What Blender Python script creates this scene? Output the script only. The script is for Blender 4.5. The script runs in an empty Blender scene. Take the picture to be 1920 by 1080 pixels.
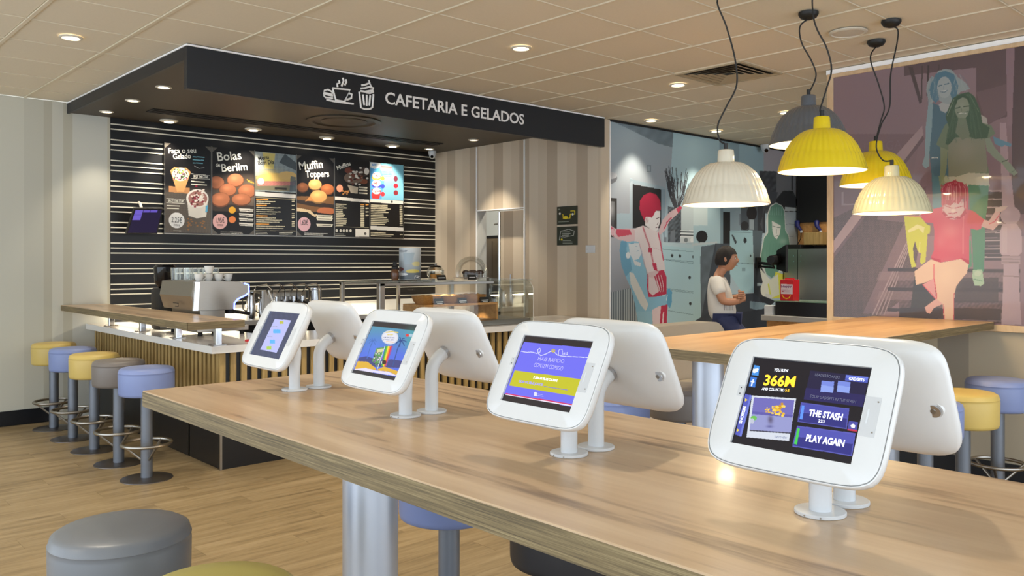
import bpy, bmesh, math, random
import numpy as np
from mathutils import Vector, Matrix
random.seed(7); rng = np.random.default_rng(7)
S = bpy.context.scene; COL = S.collection
PI = math.pi
# ------------------------------------------------------------------ camera
FPX, EYE = 1565.5, 1.45
ANG = math.atan2(2663-960, FPX); sA, cA = math.sin(ANG), math.cos(ANG)
FWD = np.array([cA, sA, 0.]); RGT = np.array([sA, -cA, 0.]); UP = np.array([0, 0, 1.]); CAM = np.array([0, 0, EYE])
cd = bpy.data.cameras.new('camera'); cam = bpy.data.objects.new('camera', cd); COL.objects.link(cam)
cd.sensor_width = 36; cd.lens = 36*FPX/1920; cd.shift_y = -50/1920; cd.clip_start = .05
cam.matrix_world = Matrix(((RGT[0], 0, -FWD[0], 0), (RGT[1], 0, -FWD[1], 0), (0, 1, 0, EYE), (0, 0, 0, 1)))
S.camera = cam
# ------------------------------------------------------------------ world, daylight, exposure
W = bpy.data.worlds.new('daylight'); S.world = W; W.use_nodes = True
bg = W.node_tree.nodes['Background']; bg.inputs[0].default_value = (.80, .90, 1.0, 1); bg.inputs[1].default_value = 2.75
S.view_settings.view_transform = 'Standard'; S.view_settings.look = 'None'; S.view_settings.gamma = 1
S.view_settings.use_curve_mapping = False; S.view_settings.exposure = 0.1
S.cycles.use_denoising = True; S.cycles.max_bounces = 8; S.cycles.diffuse_bounces = 5; S.cycles.sample_clamp_indirect = 4
S.cycles.caustics_reflective = False; S.cycles.caustics_refractive = False; S.cycles.transparent_max_bounces = 16
# ------------------------------------------------------------------ helpers
def lin(c):
    return tuple(((v/255)/12.92 if v/255 <= .04045 else ((v/255+.055)/1.055)**2.4) for v in c[:3])
def ray(px, py): return FWD + RGT*((px-960)/FPX) + UP*((490-py)/FPX)
def onX(px, py, X): r = ray(px, py); return CAM + r*(X/r[0])
def onY(px, py, Y): r = ray(px, py); return CAM + r*(Y/r[1])
def onZ(px, py, z): r = ray(px, py); return CAM + r*((z-EYE)/r[2])
def proj(P):
    P = np.asarray(P, float)-CAM; d = P@FWD
    return 960+FPX*(P@RGT)/d, 490-FPX*P[..., 2]/d, d
class M:
    def __init__(s): s.v = []; s.f = []
    def add(s, vs, fs):
        n = len(s.v); s.v += [tuple(map(float, v)) for v in vs]; s.f += [tuple(i+n for i in f) for f in fs]; return s
    def box(s, x0, x1, y0, y1, z0, z1):
        return s.add([(x0,y0,z0),(x1,y0,z0),(x1,y1,z0),(x0,y1,z0),(x0,y0,z1),(x1,y0,z1),(x1,y1,z1),(x0,y1,z1)],
                     [(0,3,2,1),(4,5,6,7),(0,1,5,4),(1,2,6,5),(2,3,7,6),(3,0,4,7)])
    def bbox(s, x0, x1, y0, y1, z0, z1, b=.004, seg=2):   # bevelled box
        bm = bmesh.new(); bmesh.ops.create_cube(bm, size=1)
        for v in bm.verts: v.co = Vector(((x0+x1)/2+v.co.x*(x1-x0), (y0+y1)/2+v.co.y*(y1-y0), (z0+z1)/2+v.co.z*(z1-z0)))
        bmesh.ops.bevel(bm, geom=list(bm.edges), offset=b, segments=seg, profile=.5, affect='EDGES')
        bm.verts.index_update(); s.add([v.co for v in bm.verts], [tuple(v.index for v in f.verts) for f in bm.faces]); bm.free(); return s
    def lathe(s, prof, n=32, c=(0,0,0), rib=None, close=False):   # prof = [(r,z)..]; rib(angle,r,z)->r
        vs = []; fs = []; m = len(prof)
        for i in range(n):
            a = 2*PI*i/n
            for (r, z) in prof:
                rr = rib(a, r, z) if rib else r
                vs.append((c[0]+rr*math.cos(a), c[1]+rr*math.sin(a), c[2]+z))
        for i in range(n):
            j = (i+1) % n
            for k in range(m-1): fs.append((i*m+k, j*m+k, j*m+k+1, i*m+k+1))
        if prof[0][0] > 1e-5 and close: fs.append(tuple(i*m for i in range(n))[::-1])
        if prof[-1][0] > 1e-5 and close: fs.append(tuple(i*m+m-1 for i in range(n)))
        return s.add(vs, fs)
    def cyl(s, c, r, z0, z1, n=24, b=0):
        p = [(0, z0), (r-b, z0), (r, z0+b), (r, z1-b), (r-b, z1), (0, z1)] if b else [(0, z0), (r, z0), (r, z1), (0, z1)]
        return s.lathe(p, n, (c[0], c[1], 0))
    def tube(s, pts, r, n=8, cap=True, closed=False):
        P = [np.array(p, float) for p in pts]; m = len(P); vs = []; fs = []; up = None
        R_ = r if hasattr(r, '__len__') else [r]*m
        for i in range(m):
            if closed: t = P[(i+1) % m]-P[i-1]
            else: t = P[min(i+1, m-1)]-P[max(i-1, 0)]
            t /= (np.linalg.norm(t)+1e-12)
            if up is None: up = np.array([0, 0, 1.]) if abs(t[2]) < .9 else np.array([1., 0, 0])
            a = np.cross(t, up); a /= np.linalg.norm(a)+1e-12; b = np.cross(a, t); up = b
            for k in range(n):
                q = 2*PI*k/n; vs.append(P[i]+R_[i]*(a*math.cos(q)+b*math.sin(q)))
        for i in range(m if closed else m-1):
            j = (i+1) % m
            for k in range(n): l = (k+1) % n; fs.append((i*n+k, i*n+l, j*n+l, j*n+k))
        if cap and not closed: fs.append(tuple(range(n))[::-1]); fs.append(tuple((m-1)*n+k for k in range(n)))
        return s.add(vs, fs)
    def prism(s, pts, d):   # planar loop of 3D points extruded by vector d
        n = len(pts); d = np.array(d, float); P = [np.array(p, float) for p in pts]
        return s.add(P+[p+d for p in P], [tuple(range(n))[::-1], tuple(range(n, 2*n))]+[(i, (i+1) % n, n+(i+1) % n, n+i) for i in range(n)])
def tag(o, label=None, cat=None, group=None, kind=None):
    if label: o['label'] = label
    if cat: o['category'] = cat
    if group: o['group'] = group
    if kind: o['kind'] = kind
    return o
def wloc(o):
    v = Vector((0, 0, 0))
    while o: v += o.location; o = o.parent
    return v
def obj(name, m, mat=None, parent=None, smooth=False, angle=35):
    me = bpy.data.meshes.new(name)
    off = wloc(parent) if parent else Vector((0, 0, 0))
    me.from_pydata([(v[0]-off.x, v[1]-off.y, v[2]-off.z) for v in m.v], [], m.f); me.validate()
    bm = bmesh.new(); bm.from_mesh(me); bmesh.ops.recalc_face_normals(bm, faces=bm.faces); bm.to_mesh(me); bm.free()
    if smooth: me.shade_smooth(); me.set_sharp_from_angle(angle=math.radians(angle))
    o = bpy.data.objects.new(name, me); COL.objects.link(o); o.parent = parent
    if mat: me.materials.append(mat)
    return o
def thing(name, label, cat, loc=(0,0,0), group=None):
    o = bpy.data.objects.new(name, None); COL.objects.link(o); o.location = loc; o.empty_display_size = .05
    return tag(o, label, cat, group)
def struct(name, m, mat, **k): return tag(obj(name, m, mat, **k), kind='structure')
def kids(o): return [c for c in bpy.data.objects if c.parent == o]
def dup(o, loc=None, rotz=None, parent=None, swap=None):
    c = o.copy(); COL.objects.link(c); c.parent = parent
    if loc is not None: c.location = loc
    if rotz is not None: c.rotation_euler = (0, 0, rotz)
    if swap and o.type == 'MESH' and o.data.materials and o.data.materials[0] in swap:
        c.data = o.data.copy(); c.data.materials[0] = swap[o.data.materials[0]]
    for ch in kids(o): dup(ch, parent=c, swap=swap)
    return c
# ------------------------------------------------------------------ materials
def nodes(name):
    m = bpy.data.materials.new(name); m.use_nodes = True; nt = m.node_tree
    return m, nt, nt.nodes['Principled BSDF']
def mat(name, col, rough=.5, metal=0, noise=0, nscale=20, bump=0, coat=0, stretch=None, spec=None):
    m, nt, p = nodes(name); c = lin(col)
    p.inputs['Base Color'].default_value = (*c, 1); p.inputs['Roughness'].default_value = rough; p.inputs['Metallic'].default_value = metal
    if coat: p.inputs['Coat Weight'].default_value = coat; p.inputs['Coat Roughness'].default_value = .05
    if spec is not None: p.inputs['Specular IOR Level'].default_value = spec
    geo = nt.nodes.new('ShaderNodeNewGeometry'); mp = nt.nodes.new('ShaderNodeMapping'); no = nt.nodes.new('ShaderNodeTexNoise')
    no.inputs['Scale'].default_value = nscale; no.inputs['Detail'].default_value = 4
    mp.inputs['Scale'].default_value = stretch or (1, 1, 1)
    nt.links.new(geo.outputs['Position'], mp.inputs['Vector']); nt.links.new(mp.outputs[0], no.inputs['Vector'])
    noise = noise or .03
    mx = nt.nodes.new('ShaderNodeMix'); mx.data_type = 'RGBA'
    mx.inputs[6].default_value = (*[v*(1-noise) for v in c], 1); mx.inputs[7].default_value = (*[min(1, v*(1+noise)) for v in c], 1)
    nt.links.new(no.outputs[0], mx.inputs[0]); nt.links.new(mx.outputs[2], p.inputs['Base Color'])
    if bump:
        b = nt.nodes.new('ShaderNodeBump'); b.inputs['Strength'].default_value = bump; b.inputs['Distance'].default_value = .002
        nt.links.new(no.outputs[0], b.inputs['Height']); nt.links.new(b.outputs[0], p.inputs['Normal'])
    return m
def wood(name, ca, cb, cc, stretch, rough=.35, scale=1.0, rand=0, coat=0, contrast=(.3, .52, .75)):
    m, nt, p = nodes(name); N = nt.nodes; L = nt.links
    geo = N.new('ShaderNodeNewGeometry'); mp = N.new('ShaderNodeMapping'); mp.inputs['Scale'].default_value = stretch
    L.new(geo.outputs['Position'], mp.inputs['Vector']); src = mp.outputs[0]
    if rand:
        oi = N.new('ShaderNodeObjectInfo'); vm = N.new('ShaderNodeVectorMath'); vm.operation = 'SCALE'; vm.inputs[0].default_value = (31, 17, 53)
        L.new(oi.outputs['Random'], vm.inputs['Scale']); va = N.new('ShaderNodeVectorMath'); L.new(src, va.inputs[0]); L.new(vm.outputs[0], va.inputs[1]); src = va.outputs[0]
    n1 = N.new('ShaderNodeTexNoise'); n1.inputs['Scale'].default_value = scale; n1.inputs['Detail'].default_value = 6; n1.inputs['Distortion'].default_value = .6
    n2 = N.new('ShaderNodeTexNoise'); n2.inputs['Scale'].default_value = scale*5; n2.inputs['Detail'].default_value = 5
    L.new(src, n1.inputs['Vector']); L.new(src, n2.inputs['Vector'])
    ad = N.new('ShaderNodeMath'); ad.operation = 'MULTIPLY_ADD'; ad.inputs[1].default_value = .35; L.new(n2.outputs[0], ad.inputs[0])
    ml = N.new('ShaderNodeMath'); ml.operation = 'MULTIPLY'; ml.inputs[1].default_value = .65; L.new(n1.outputs[0], ml.inputs[0]); L.new(ml.outputs[0], ad.inputs[2])
    cr = N.new('ShaderNodeValToRGB'); e = cr.color_ramp.elements
    e[0].position = contrast[0]; e[0].color = (*lin(ca), 1); e[1].position = contrast[2]; e[1].color = (*lin(cc), 1)
    q = e.new(contrast[1]); q.color = (*lin(cb), 1)
    L.new(ad.outputs[0], cr.inputs[0]); out = cr.outputs[0]
    if rand:
        hs = N.new('ShaderNodeHueSaturation'); mr = N.new('ShaderNodeMapRange'); mr.inputs[3].default_value = 1-rand; mr.inputs[4].default_value = 1+rand
        L.new(oi.outputs['Random'], mr.inputs[0]); L.new(mr.outputs[0], hs.inputs['Value']); L.new(out, hs.inputs['Color']); out = hs.outputs[0]
    L.new(out, p.inputs['Base Color']); p.inputs['Roughness'].default_value = rough
    if coat: p.inputs['Coat Weight'].default_value = coat; p.inputs['Coat Roughness'].default_value = .08
    return m
def emit(name, col, strength):
    m, nt, p = nodes(name); p.inputs['Emission Color'].default_value = (*lin(col), 1); p.inputs['Emission Strength'].default_value = strength
    p.inputs['Base Color'].default_value = (*lin(col), 1); return m
def stripes(name, seq, axis, rough=.75, noise=.03, off=0):   # vertical wallpaper stripes; seq = [(width, colour)]
    m, nt, p = nodes(name); N = nt.nodes; L = nt.links; T = sum(w for w, c in seq)
    geo = N.new('ShaderNodeNewGeometry'); sx = N.new('ShaderNodeSeparateXYZ'); L.new(geo.outputs['Position'], sx.inputs[0])
    a = N.new('ShaderNodeMath'); a.operation = 'MULTIPLY_ADD'; a.inputs[1].default_value = 1/T; a.inputs[2].default_value = off; L.new(sx.outputs[axis], a.inputs[0])
    fr = N.new('ShaderNodeMath'); fr.operation = 'FRACT'; L.new(a.outputs[0], fr.inputs[0])
    cr = N.new('ShaderNodeValToRGB'); cr.color_ramp.interpolation = 'CONSTANT'; e = cr.color_ramp.elements; pos = 0
    for i, (w, c) in enumerate(seq):
        q = e[0] if i == 0 else (e[1] if i == 1 else e.new(pos/T)); q.position = pos/T; q.color = (*lin(c), 1); pos += w
    L.new(fr.outputs[0], cr.inputs[0]); L.new(cr.outputs[0], p.inputs['Base Color']); p.inputs['Roughness'].default_value = rough
    return m
def glass(name, tint=(252, 253, 252), alpha=.05, rough=.02):
    m = bpy.data.materials.new(name); m.use_nodes = True; nt = m.node_tree; nt.nodes.clear(); N = nt.nodes; L = nt.links
    o = N.new('ShaderNodeOutputMaterial'); tr = N.new('ShaderNodeBsdfTransparent'); tr.inputs[0].default_value = (*lin(tint), 1)
    gl = N.new('ShaderNodeBsdfGlossy'); gl.inputs['Roughness'].default_value = rough; gl.inputs[0].default_value = (1, 1, 1, 1)
    fr = N.new('ShaderNodeFresnel'); fr.inputs[0].default_value = 1.5; mp = N.new('ShaderNodeMath'); mp.operation = 'MULTIPLY_ADD'; mp.inputs[1].default_value = .4; mp.inputs[2].default_value = alpha*.35
    L.new(fr.outputs[0], mp.inputs[0]); mx = N.new('ShaderNodeMixShader'); L.new(mp.outputs[0], mx.inputs[0]); L.new(tr.outputs[0], mx.inputs[1]); L.new(gl.outputs[0], mx.inputs[2]); L.new(mx.outputs[0], o.inputs[0])
    return m
def printmat(name, rough=.5, coat=0, em=0, spec=.5):
    m, nt, p = nodes(name); a = nt.nodes.new('ShaderNodeVertexColor'); a.layer_name = 'Col'
    if em: p.inputs['Base Color'].default_value = (0, 0, 0, 1); nt.links.new(a.outputs[0], p.inputs['Emission Color']); p.inputs['Emission Strength'].default_value = em
    else: nt.links.new(a.outputs[0], p.inputs['Base Color'])
    p.inputs['Roughness'].default_value = rough; p.inputs['Specular IOR Level'].default_value = spec
    if coat: p.inputs['Coat Weight'].default_value = coat; p.inputs['Coat Roughness'].default_value = .04
    return m
K = dict(
 white=mat('white_enclosure_plastic', (212, 213, 213), .3), whitep=mat('white_powder_coat', (210, 214, 218), .35),
 chrome=mat('polished_chrome', (205, 205, 208), .12, 1), steel=mat('brushed_steel', (165, 160, 152), .32, 1, noise=.08, nscale=30, stretch=(1, 1, 30)),
 pole=mat('grey_painted_steel', (118, 124, 134), .38, .55), disc=mat('worn_base_steel', (105, 100, 98), .35, .8),
 black=mat('black_laminate', (14, 14, 18), .35), blackm=mat('matt_black', (13, 12, 12), .6), wallb=mat('black_wall_panel', (15, 16, 19), .4), navy=mat('black_sign_panel', (22, 26, 33), .45),
 brown=mat('dark_brown_soffit', (52, 42, 28), .5), whitel=mat('white_letter_acrylic', (250, 251, 252), .4),
 counter=mat('white_solid_surface', (228, 226, 222), .18), cream=mat('cream_grid', (218, 207, 184), .6), tile=mat('mineral_tile', (224, 214, 194), .9, noise=.04, nscale=60, bump=.15),
 blue=mat('blue_vinyl', (126, 142, 190), .42, noise=.05, nscale=9), yellow=mat('mustard_vinyl', (203, 178, 102), .42, noise=.05, nscale=9),
 grey=mat('taupe_vinyl', (118, 112, 108), .4, noise=.05, nscale=9), slate=mat('slate_vinyl', (112, 116, 122), .36, noise=.04, nscale=9), dark=mat('charcoal_vinyl', (38, 38, 42), .45), 
 olive=mat('olive_vinyl', (178, 168, 96), .45, noise=.04, nscale=9), taupe=mat('bench_vinyl', (178, 168, 152), .5),
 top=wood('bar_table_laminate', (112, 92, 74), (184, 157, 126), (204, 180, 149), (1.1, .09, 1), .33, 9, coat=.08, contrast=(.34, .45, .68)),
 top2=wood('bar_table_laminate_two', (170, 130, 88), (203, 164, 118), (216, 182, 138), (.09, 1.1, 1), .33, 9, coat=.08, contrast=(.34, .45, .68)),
 ply=wood('plywood_edge', (50, 42, 28), (116, 100, 68), (166, 150, 112), (.5, .5, 42), .5, 7),
 plank=wood('floor_plank', (112, 94, 66), (152, 131, 96), (174, 153, 119), (.14, 1.6, 1), .42, 9, rand=.04, contrast=(.3, .5, .72)),
 slat=wood('oak_slat', (134, 108, 62), (170, 142, 88), (190, 162, 108), (4, 4, .3), .5, 8, rand=.05), frame=wood('pale_oak_frame', (186, 158, 122), (205, 178, 142), (216, 192, 158), (2, 2, .4), .45, 7),
 warmwood=wood('warm_wood', (176, 122, 66), (204, 150, 88), (220, 172, 110), (1, 4, 4), .4, 6), gold=mat('strip_white', (238, 232, 214), .45),
 base=mat('black_skirting', (16, 18, 24), .3), red=mat('red_card', (196, 22, 34), .45), lampw=mat('ivory_enamel', (222, 216, 198), .22, coat=.4), lampy=mat('yellow_enamel', (222, 196, 24), .22, coat=.4),
 lampg=mat('grey_enamel', (86, 92, 100), .3, coat=.3), lampc=mat('cream_enamel', (214, 208, 172), .22, coat=.4), lining=mat('white_lining', (244, 238, 222), .5), cord=mat('black_cable', (18, 18, 18), .5),
 bulb=emit('warm_bulb', (255, 214, 150), 7), glass=glass('clear_glass'), glasst=glass('tinted_case_glass', (250, 252, 249), .04), metaldk=mat('dark_grille', (14, 11, 8), .5), screenoff=mat('black_screen', (12, 12, 16), .08),
 lens=emit('lit_lens', (255, 240, 212), 9), ringw=mat('white_ring', (214, 208, 194), .4), skin=mat('skin', (186, 134, 104), .5), hair=mat('dark_hair', (30, 24, 22), .7), shirt=mat('white_cotton', (222, 218, 210), .85), jeans=mat('blue_denim', (40, 48, 84), .85),
 shoe=mat('dark_shoe', (40, 36, 34), .6), china=mat('white_china', (236, 234, 228), .2), wicker=wood('wicker', (120, 78, 34), (182, 128, 64), (206, 156, 92), (6, 6, 30), .6, 12), bread=mat('golden_bun', (206, 150, 76), .6, noise=.2, nscale=18), choc=mat('chocolate_muffin', (62, 38, 26), .7, noise=.2, nscale=50),
 grille=mat('vent_metal', (176, 162, 134), .5), neon=emit('blue_white_neon', (96, 110, 255), 6), plate=mat('grey_inset', (196, 198, 200), .35), bandblk=mat('black_card', (22, 20, 18), .5), till=mat('silver_plastic', (176, 178, 180), .3, .4),
 dgreen=mat('dark_green_sign', (34, 44, 34), .45), lime=mat('yellow_print', (226, 206, 40), .5), scan=mat('dark_blue_plastic', (40, 46, 120), .4), orange=mat('amber_glass', (96, 60, 34), .2))
PR = dict(mural=printmat('wall_mural_print', .6), panel=printmat('glazed_mural_print', .35, coat=.45), menu=printmat('menu_print', .35), screen=printmat('lit_screen', .12, em=1.0))
# ------------------------------------------------------------------ painted flat prints (colour attribute on a fine grid)
def homog(src, dst):
    A = []; b = []
    for (x, y), (u, v) in zip(src, dst):
        A.append([x, y, 1, 0, 0, 0, -u*x, -u*y]); b.append(u); A.append([0, 0, 0, x, y, 1, -v*x, -v*y]); b.append(v)
    h = np.linalg.solve(np.array(A, float), np.array(b, float)); return np.append(h, 1).reshape(3, 3)
def hap(Hm, x, y):
    w = Hm[2, 0]*x+Hm[2, 1]*y+Hm[2, 2]; return (Hm[0, 0]*x+Hm[0, 1]*y+Hm[0, 2])/w, (Hm[1, 0]*x+Hm[1, 1]*y+Hm[1, 2])/w
UVQ = [(0, 1), (1, 1), (1, 0), (0, 0)]   # corner order: top left, top right, bottom right, bottom left
class Art:
    def __init__(s, corners3, corners2, nu, nv, base):
        s.c3 = [np.array(c, float) for c in corners3]; s.H = homog(UVQ, corners2); s.Hi = homog(corners2, UVQ); s.nu, s.nv = nu, nv
        u, v = np.meshgrid(np.linspace(0, 1, nu), np.linspace(0, 1, nv)); s.u = u.ravel(); s.v = v.ravel()
        s.x, s.y = hap(s.H, s.u, s.v); s.ex = (max(c[0] for c in corners2)-min(c[0] for c in corners2))
        s.c = np.tile(np.array(base, float), (s.x.size, 1)); s.T = (0, 0, 1)
    def at(s, x0, y0, k): s.T = (x0, y0, k); return s     # later coordinates are read from a zoom with this origin and scale
    def t(s, p): return s.T[0]+p[0]/s.T[2], s.T[1]+p[1]/s.T[2]
    def put(s, idx, col, a=1):
        a = np.asarray(a).reshape(-1, 1) if hasattr(a, '__len__') else a
        s.c[idx] = s.c[idx]*(1-a)+np.array(col, float)*a
    def inside(s, pts):
        P = [s.t(p) for p in pts]; X = [p[0] for p in P]; Y = [p[1] for p in P]
        bb = np.nonzero((s.x >= min(X)) & (s.x <= max(X)) & (s.y >= min(Y)) & (s.y <= max(Y)))[0]
        x = s.x[bb]; y = s.y[bb]; r = np.zeros(bb.size, bool); j = len(P)-1
        for i in range(len(P)):
            (xi, yi), (xj, yj) = P[i], P[j]
            if yi != yj: r ^= ((yi > y) != (yj > y)) & (x < (xj-xi)*(y-yi)/(yj-yi)+xi)
            j = i
        return bb[r]
    def poly(s, pts, col, a=1, tex=0, f=.4):
        i = s.inside(pts)
        if tex:
            n = np.sin(s.x[i]*f+3*np.sin(s.y[i]*f*.7))*np.sin(s.y[i]*f*1.3+2*np.sin(s.x[i]*f*.5)); n += .6*np.sin(s.x[i]*f*2.7+s.y[i]*f*2.1)
            s.put(i, col, a); s.c[i] = s.c[i]*(1+tex*n[:, None])
        else: s.put(i, col, a)
        return s
    def rect(s, x0, y0, x1, y1, col, a=1): return s.poly([(x0, y0), (x1, y0), (x1, y1), (x0, y1)], col, a)
    def ell(s, cx, cy, rx, ry, col, a=1, soft=0):
        X, Y = s.t((cx, cy)); d = ((s.x-X)/(rx/s.T[2]))**2+((s.y-Y)/(ry/s.T[2]))**2
        if soft: i = np.nonzero(d < 4)[0]; s.put(i, col, a*np.exp(-d[i]*1.2))
        else: s.put(np.nonzero(d < 1)[0], col, a)
        return s
    def line(s, pts, w, col, a=1):
        P = [s.t(p) for p in pts]; w = w/s.T[2]/2
        for (x0, y0), (x1, y1) in zip(P[:-1], P[1:]):
            L2 = (x1-x0)**2+(y1-y0)**2+1e-9
            bb = np.nonzero((s.x > min(x0, x1)-w) & (s.x < max(x0, x1)+w) & (s.y > min(y0, y1)-w) & (s.y < max(y0, y1)+w))[0]
            q = np.clip(((s.x[bb]-x0)*(x1-x0)+(s.y[bb]-y0)*(y1-y0))/L2, 0, 1)
            d = np.hypot(s.x[bb]-x0-q*(x1-x0), s.y[bb]-y0-q*(y1-y0)); s.put(bb[d < w], col, a)
        return s
    def vgrad(s, pts, c0, c1, y0, y1, a=1):
        i = s.inside(pts); Y0 = s.T[1]+y0/s.T[2]; Y1 = s.T[1]+y1/s.T[2]; t_ = np.clip((s.y[i]-Y0)/(Y1-Y0), 0, 1)[:, None]
        s.c[i] = s.c[i]*(1-a)+a*(np.array(c0, float)*(1-t_)+np.array(c1, float)*t_); return s
    def dashes(s, x0, y0, x1, y1, n, col, slope=0, w=2.2, fill=.8):   # small unreadable lines of print
        for k in range(n):
            y = y0+(y1-y0)*k/max(1, n-1); x = x0; e = x0+(x1-x0)*(fill+(1-fill)*random.random())*random.uniform(.75, 1)
            while x < e:
                l = random.uniform(.05, .16)*(x1-x0)*.9; s.line([(x, y+(x-x0)*slope), (min(e, x+l), y+(min(e, x+l)-x0)*slope)], w, col); x += l+.025*(x1-x0)
        return s
    def p3(s, u, v, lift=0):
        c = s.c3; p = (c[0]*(1-u)+c[1]*u)*v+(c[3]*(1-u)+c[2]*u)*(1-v)
        n = np.cross(c[1]-c[0], c[0]-c[3]); n /= np.linalg.norm(n); return p+n*lift
    def build(s, name, mat_, parent=None):
        c = s.c3; u = s.u[:, None]; v = s.v[:, None]; P = (c[0]*(1-u)+c[1]*u)*v+(c[3]*(1-u)+c[2]*u)*(1-v)
        if parent: w = wloc(parent); P = P-np.array([w.x, w.y, w.z])
        nu, nv = s.nu, s.nv; i = (np.arange(nv-1)[:, None]*nu+np.arange(nu-1)[None]).ravel()
        q = np.stack([i, i+1, i+1+nu, i+nu], 1).astype(np.int32)
        me = bpy.data.meshes.new(name); me.vertices.add(len(P)); me.vertices.foreach_set('co', P.astype(np.float32).ravel())
        me.loops.add(q.size); me.loops.foreach_set('vertex_index', q.ravel()); me.polygons.add(len(q))
        me.polygons.foreach_set('loop_start', (np.arange(len(q))*4).astype(np.int32)); me.polygons.foreach_set('loop_total', np.full(len(q), 4, np.int32))
        me.update(calc_edges=True)
        k = np.clip(s.c/255, 0, 1); k = np.where(k <= .04045, k/12.92, ((k+.055)/1.055)**2.4)
        at = me.color_attributes.new('Col', 'FLOAT_COLOR', 'POINT'); at.data.foreach_set('color', np.concatenate([k, np.ones((len(k), 1))], 1).astype(np.float32).ravel())
        me.materials.append(mat_); o = bpy.data.objects.new(name, me); COL.objects.link(o); o.parent = parent; return o
    def text(s, txt, p0, p1, h, mat_, parent, name='lettering', lift=.0012, bold=0):   # baseline from p0 to p1 (zoom pixels), cap height h
        a = hap(s.Hi, *s.t(p0)); b = hap(s.Hi, *s.t(p1)); dx, dy = (p1[0]-p0[0]), (p1[1]-p0[1])
        m_ = ((p0[0]+p1[0])/2, (p0[1]+p1[1])/2); d0 = hap(s.Hi, *s.t(m_)); 
        A = s.p3(*a, lift); B = s.p3(*b, lift)
        U = (s.c3[0]-s.c3[3]); U /= np.linalg.norm(U); X = B-A; w = np.linalg.norm(X); X /= w
        Nn = np.cross(X, U); Y = np.cross(Nn, X); Y /= np.linalg.norm(Y)
        d1 = hap(s.Hi, *s.t((m_[0], m_[1]-h))); hh = np.linalg.norm(s.p3(*d1)-s.p3(*d0))
        return text(name, txt, A, X, Y, hh, w, mat_, parent, bold)
_cap = {}
def text(name, txt, A, X, Y, h, w, mat_, parent, bold=0, depth=0, skew=0):
    cu = bpy.data.curves.new('t', 'FONT'); cu.body = txt; cu.size = 1; cu.resolution_u = 3; cu.offset = bold
    o = bpy.data.objects.new('t', cu); COL.objects.link(o); dg = bpy.context.evaluated_depsgraph_get(); dg.update()
    me = bpy.data.meshes.new_from_object(o.evaluated_get(dg)); bpy.data.objects.remove(o)
    v = [vv.co.copy() for vv in me.vertices]; f = [tuple(p.vertices) for p in me.polygons]; bpy.data.meshes.remove(me)
    x0 = min(c.x for c in v); x1 = max(c.x for c in v); kx = (w/(x1-x0)) if w else h/.729; ky = h/.729
    A = np.array(A, float); Nn = np.cross(X, Y); m = M()
    P = [A+X*((c.x-x0)*kx+c.y*skew*ky)+Y*(c.y*ky) for c in v]
    m.add(P, f)
    if depth: m.add([p+Nn*depth for p in P], f)
    return obj(name, m, mat_, parent)
# ================================================================== THE SETTING
CE = 2.91; YB = 8.43; XR = 6.42; YM = 5.65; XM = 10.4; XP = 6.12; YP = 3.07
X0, Y0 = -2.6, -2.6
def fr_ok(pts, mx=60, top=-60, bot=1140):
    for p in pts:
        x, y, d = proj(p)
        if d > .4 and -mx < x < 1920+mx and top < y < bot: return True
    return False
# floor: sub-base plus planks
fl = struct('floor', M().box(X0, 11, Y0, 9, -.08, -.004), K['plank'])
pl_m = M().box(-.6094, .6094, -.0897, .0897, -.004, 0); pm = None; cands = []
for j in range(0, 62):
    y = -1.0+j*.18+.09
    if y > 8.42: break
    x = -1.2-(j*.4637 % 1.22)
    while x < 10.5:
        xc = x+.61; cs = [(xc+a, y, 0) for a in (-.55, -.25, 0, .25, .55)]
        if xc < 7.3 and fr_ok(cs, 40, 300, 1100):
            u, v, d = proj((xc, y, 0)); X_, Y_ = xc, y
            hid = (X_-.6 > 2.45 and Y_ > 5.7)
            # the bar tables hide the floor straight behind them
            if not hid: cands.append((1/d**2 if d > 0 else 99, xc, y))
        x += 1.22
cands.sort(reverse=True)
for k, (s_, xc, y) in enumerate(cands[:290]):
    if pm is None: po = obj('floor_plank', pl_m, K['plank'], fl); pm = po.data
    else: po = bpy.data.objects.new('floor_plank', pm); COL.objects.link(po); po.parent = fl
    po.location = (xc, y, 0)
# ceiling: slab, grid bars, tiles
P_ = .583; gx0, gy0 = 1.263, 5.10
ce = struct('ceiling', M().box(X0, 11, Y0, 9, CE+.022, CE+.10), K['cream'])
gb = M()
for i in range(-9, 17):
    x = gx0+i*P_
    if X0 < x < 10.9: gb.box(x-.011, x+.011, Y0, 8.43, CE-.001, CE+.02)
for j in range(-15, 6):
    y = gy0+j*P_
    if Y0 < y < 8.43: gb.box(X0, 10.9, y-.005, y+.005, CE+.001, CE+.02)
obj('ceiling_grid', gb, K['cream'], ce)
tm = None; tl = []
for i in range(-6, 16):
    for j in range(-12, 6):
        x = gx0+(i+.5)*P_; y = gy0+(j+.5)*P_
        if x > 2.4 and y > 5.9: continue
        if x > XP+.1 and y < 2.6: continue
        vis = fr_ok([(x+a, y+b, CE) for a in (-.28, 0, .28) for b in (-.28, 0, .28)], 20, -20, 600)
        tl.append((vis, x, y))
rest = M(); h = P_/2
for vis, x, y in tl:
    y1 = min(y+h-.007, 8.42)
    if not vis or y1 < y+h-.05: rest.box(x-h+.013, x+h-.013, y-h+.007, y1, CE+.006, CE+.02); continue
    if tm is None: to = obj('ceiling_tile', M().bbox(-h+.013, h-.013, -h+.007, h-.007, CE+.006, CE+.02, .003, 1), K['tile'], ce); tm = to.data
    else: to = bpy.data.objects.new('ceiling_tile', tm); COL.objects.link(to); to.parent = ce
    to.location = (x, y, 0)
ro = obj('ceiling_tile_field', rest, K['tile'], ce); ro['kind'] = 'stuff'
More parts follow.
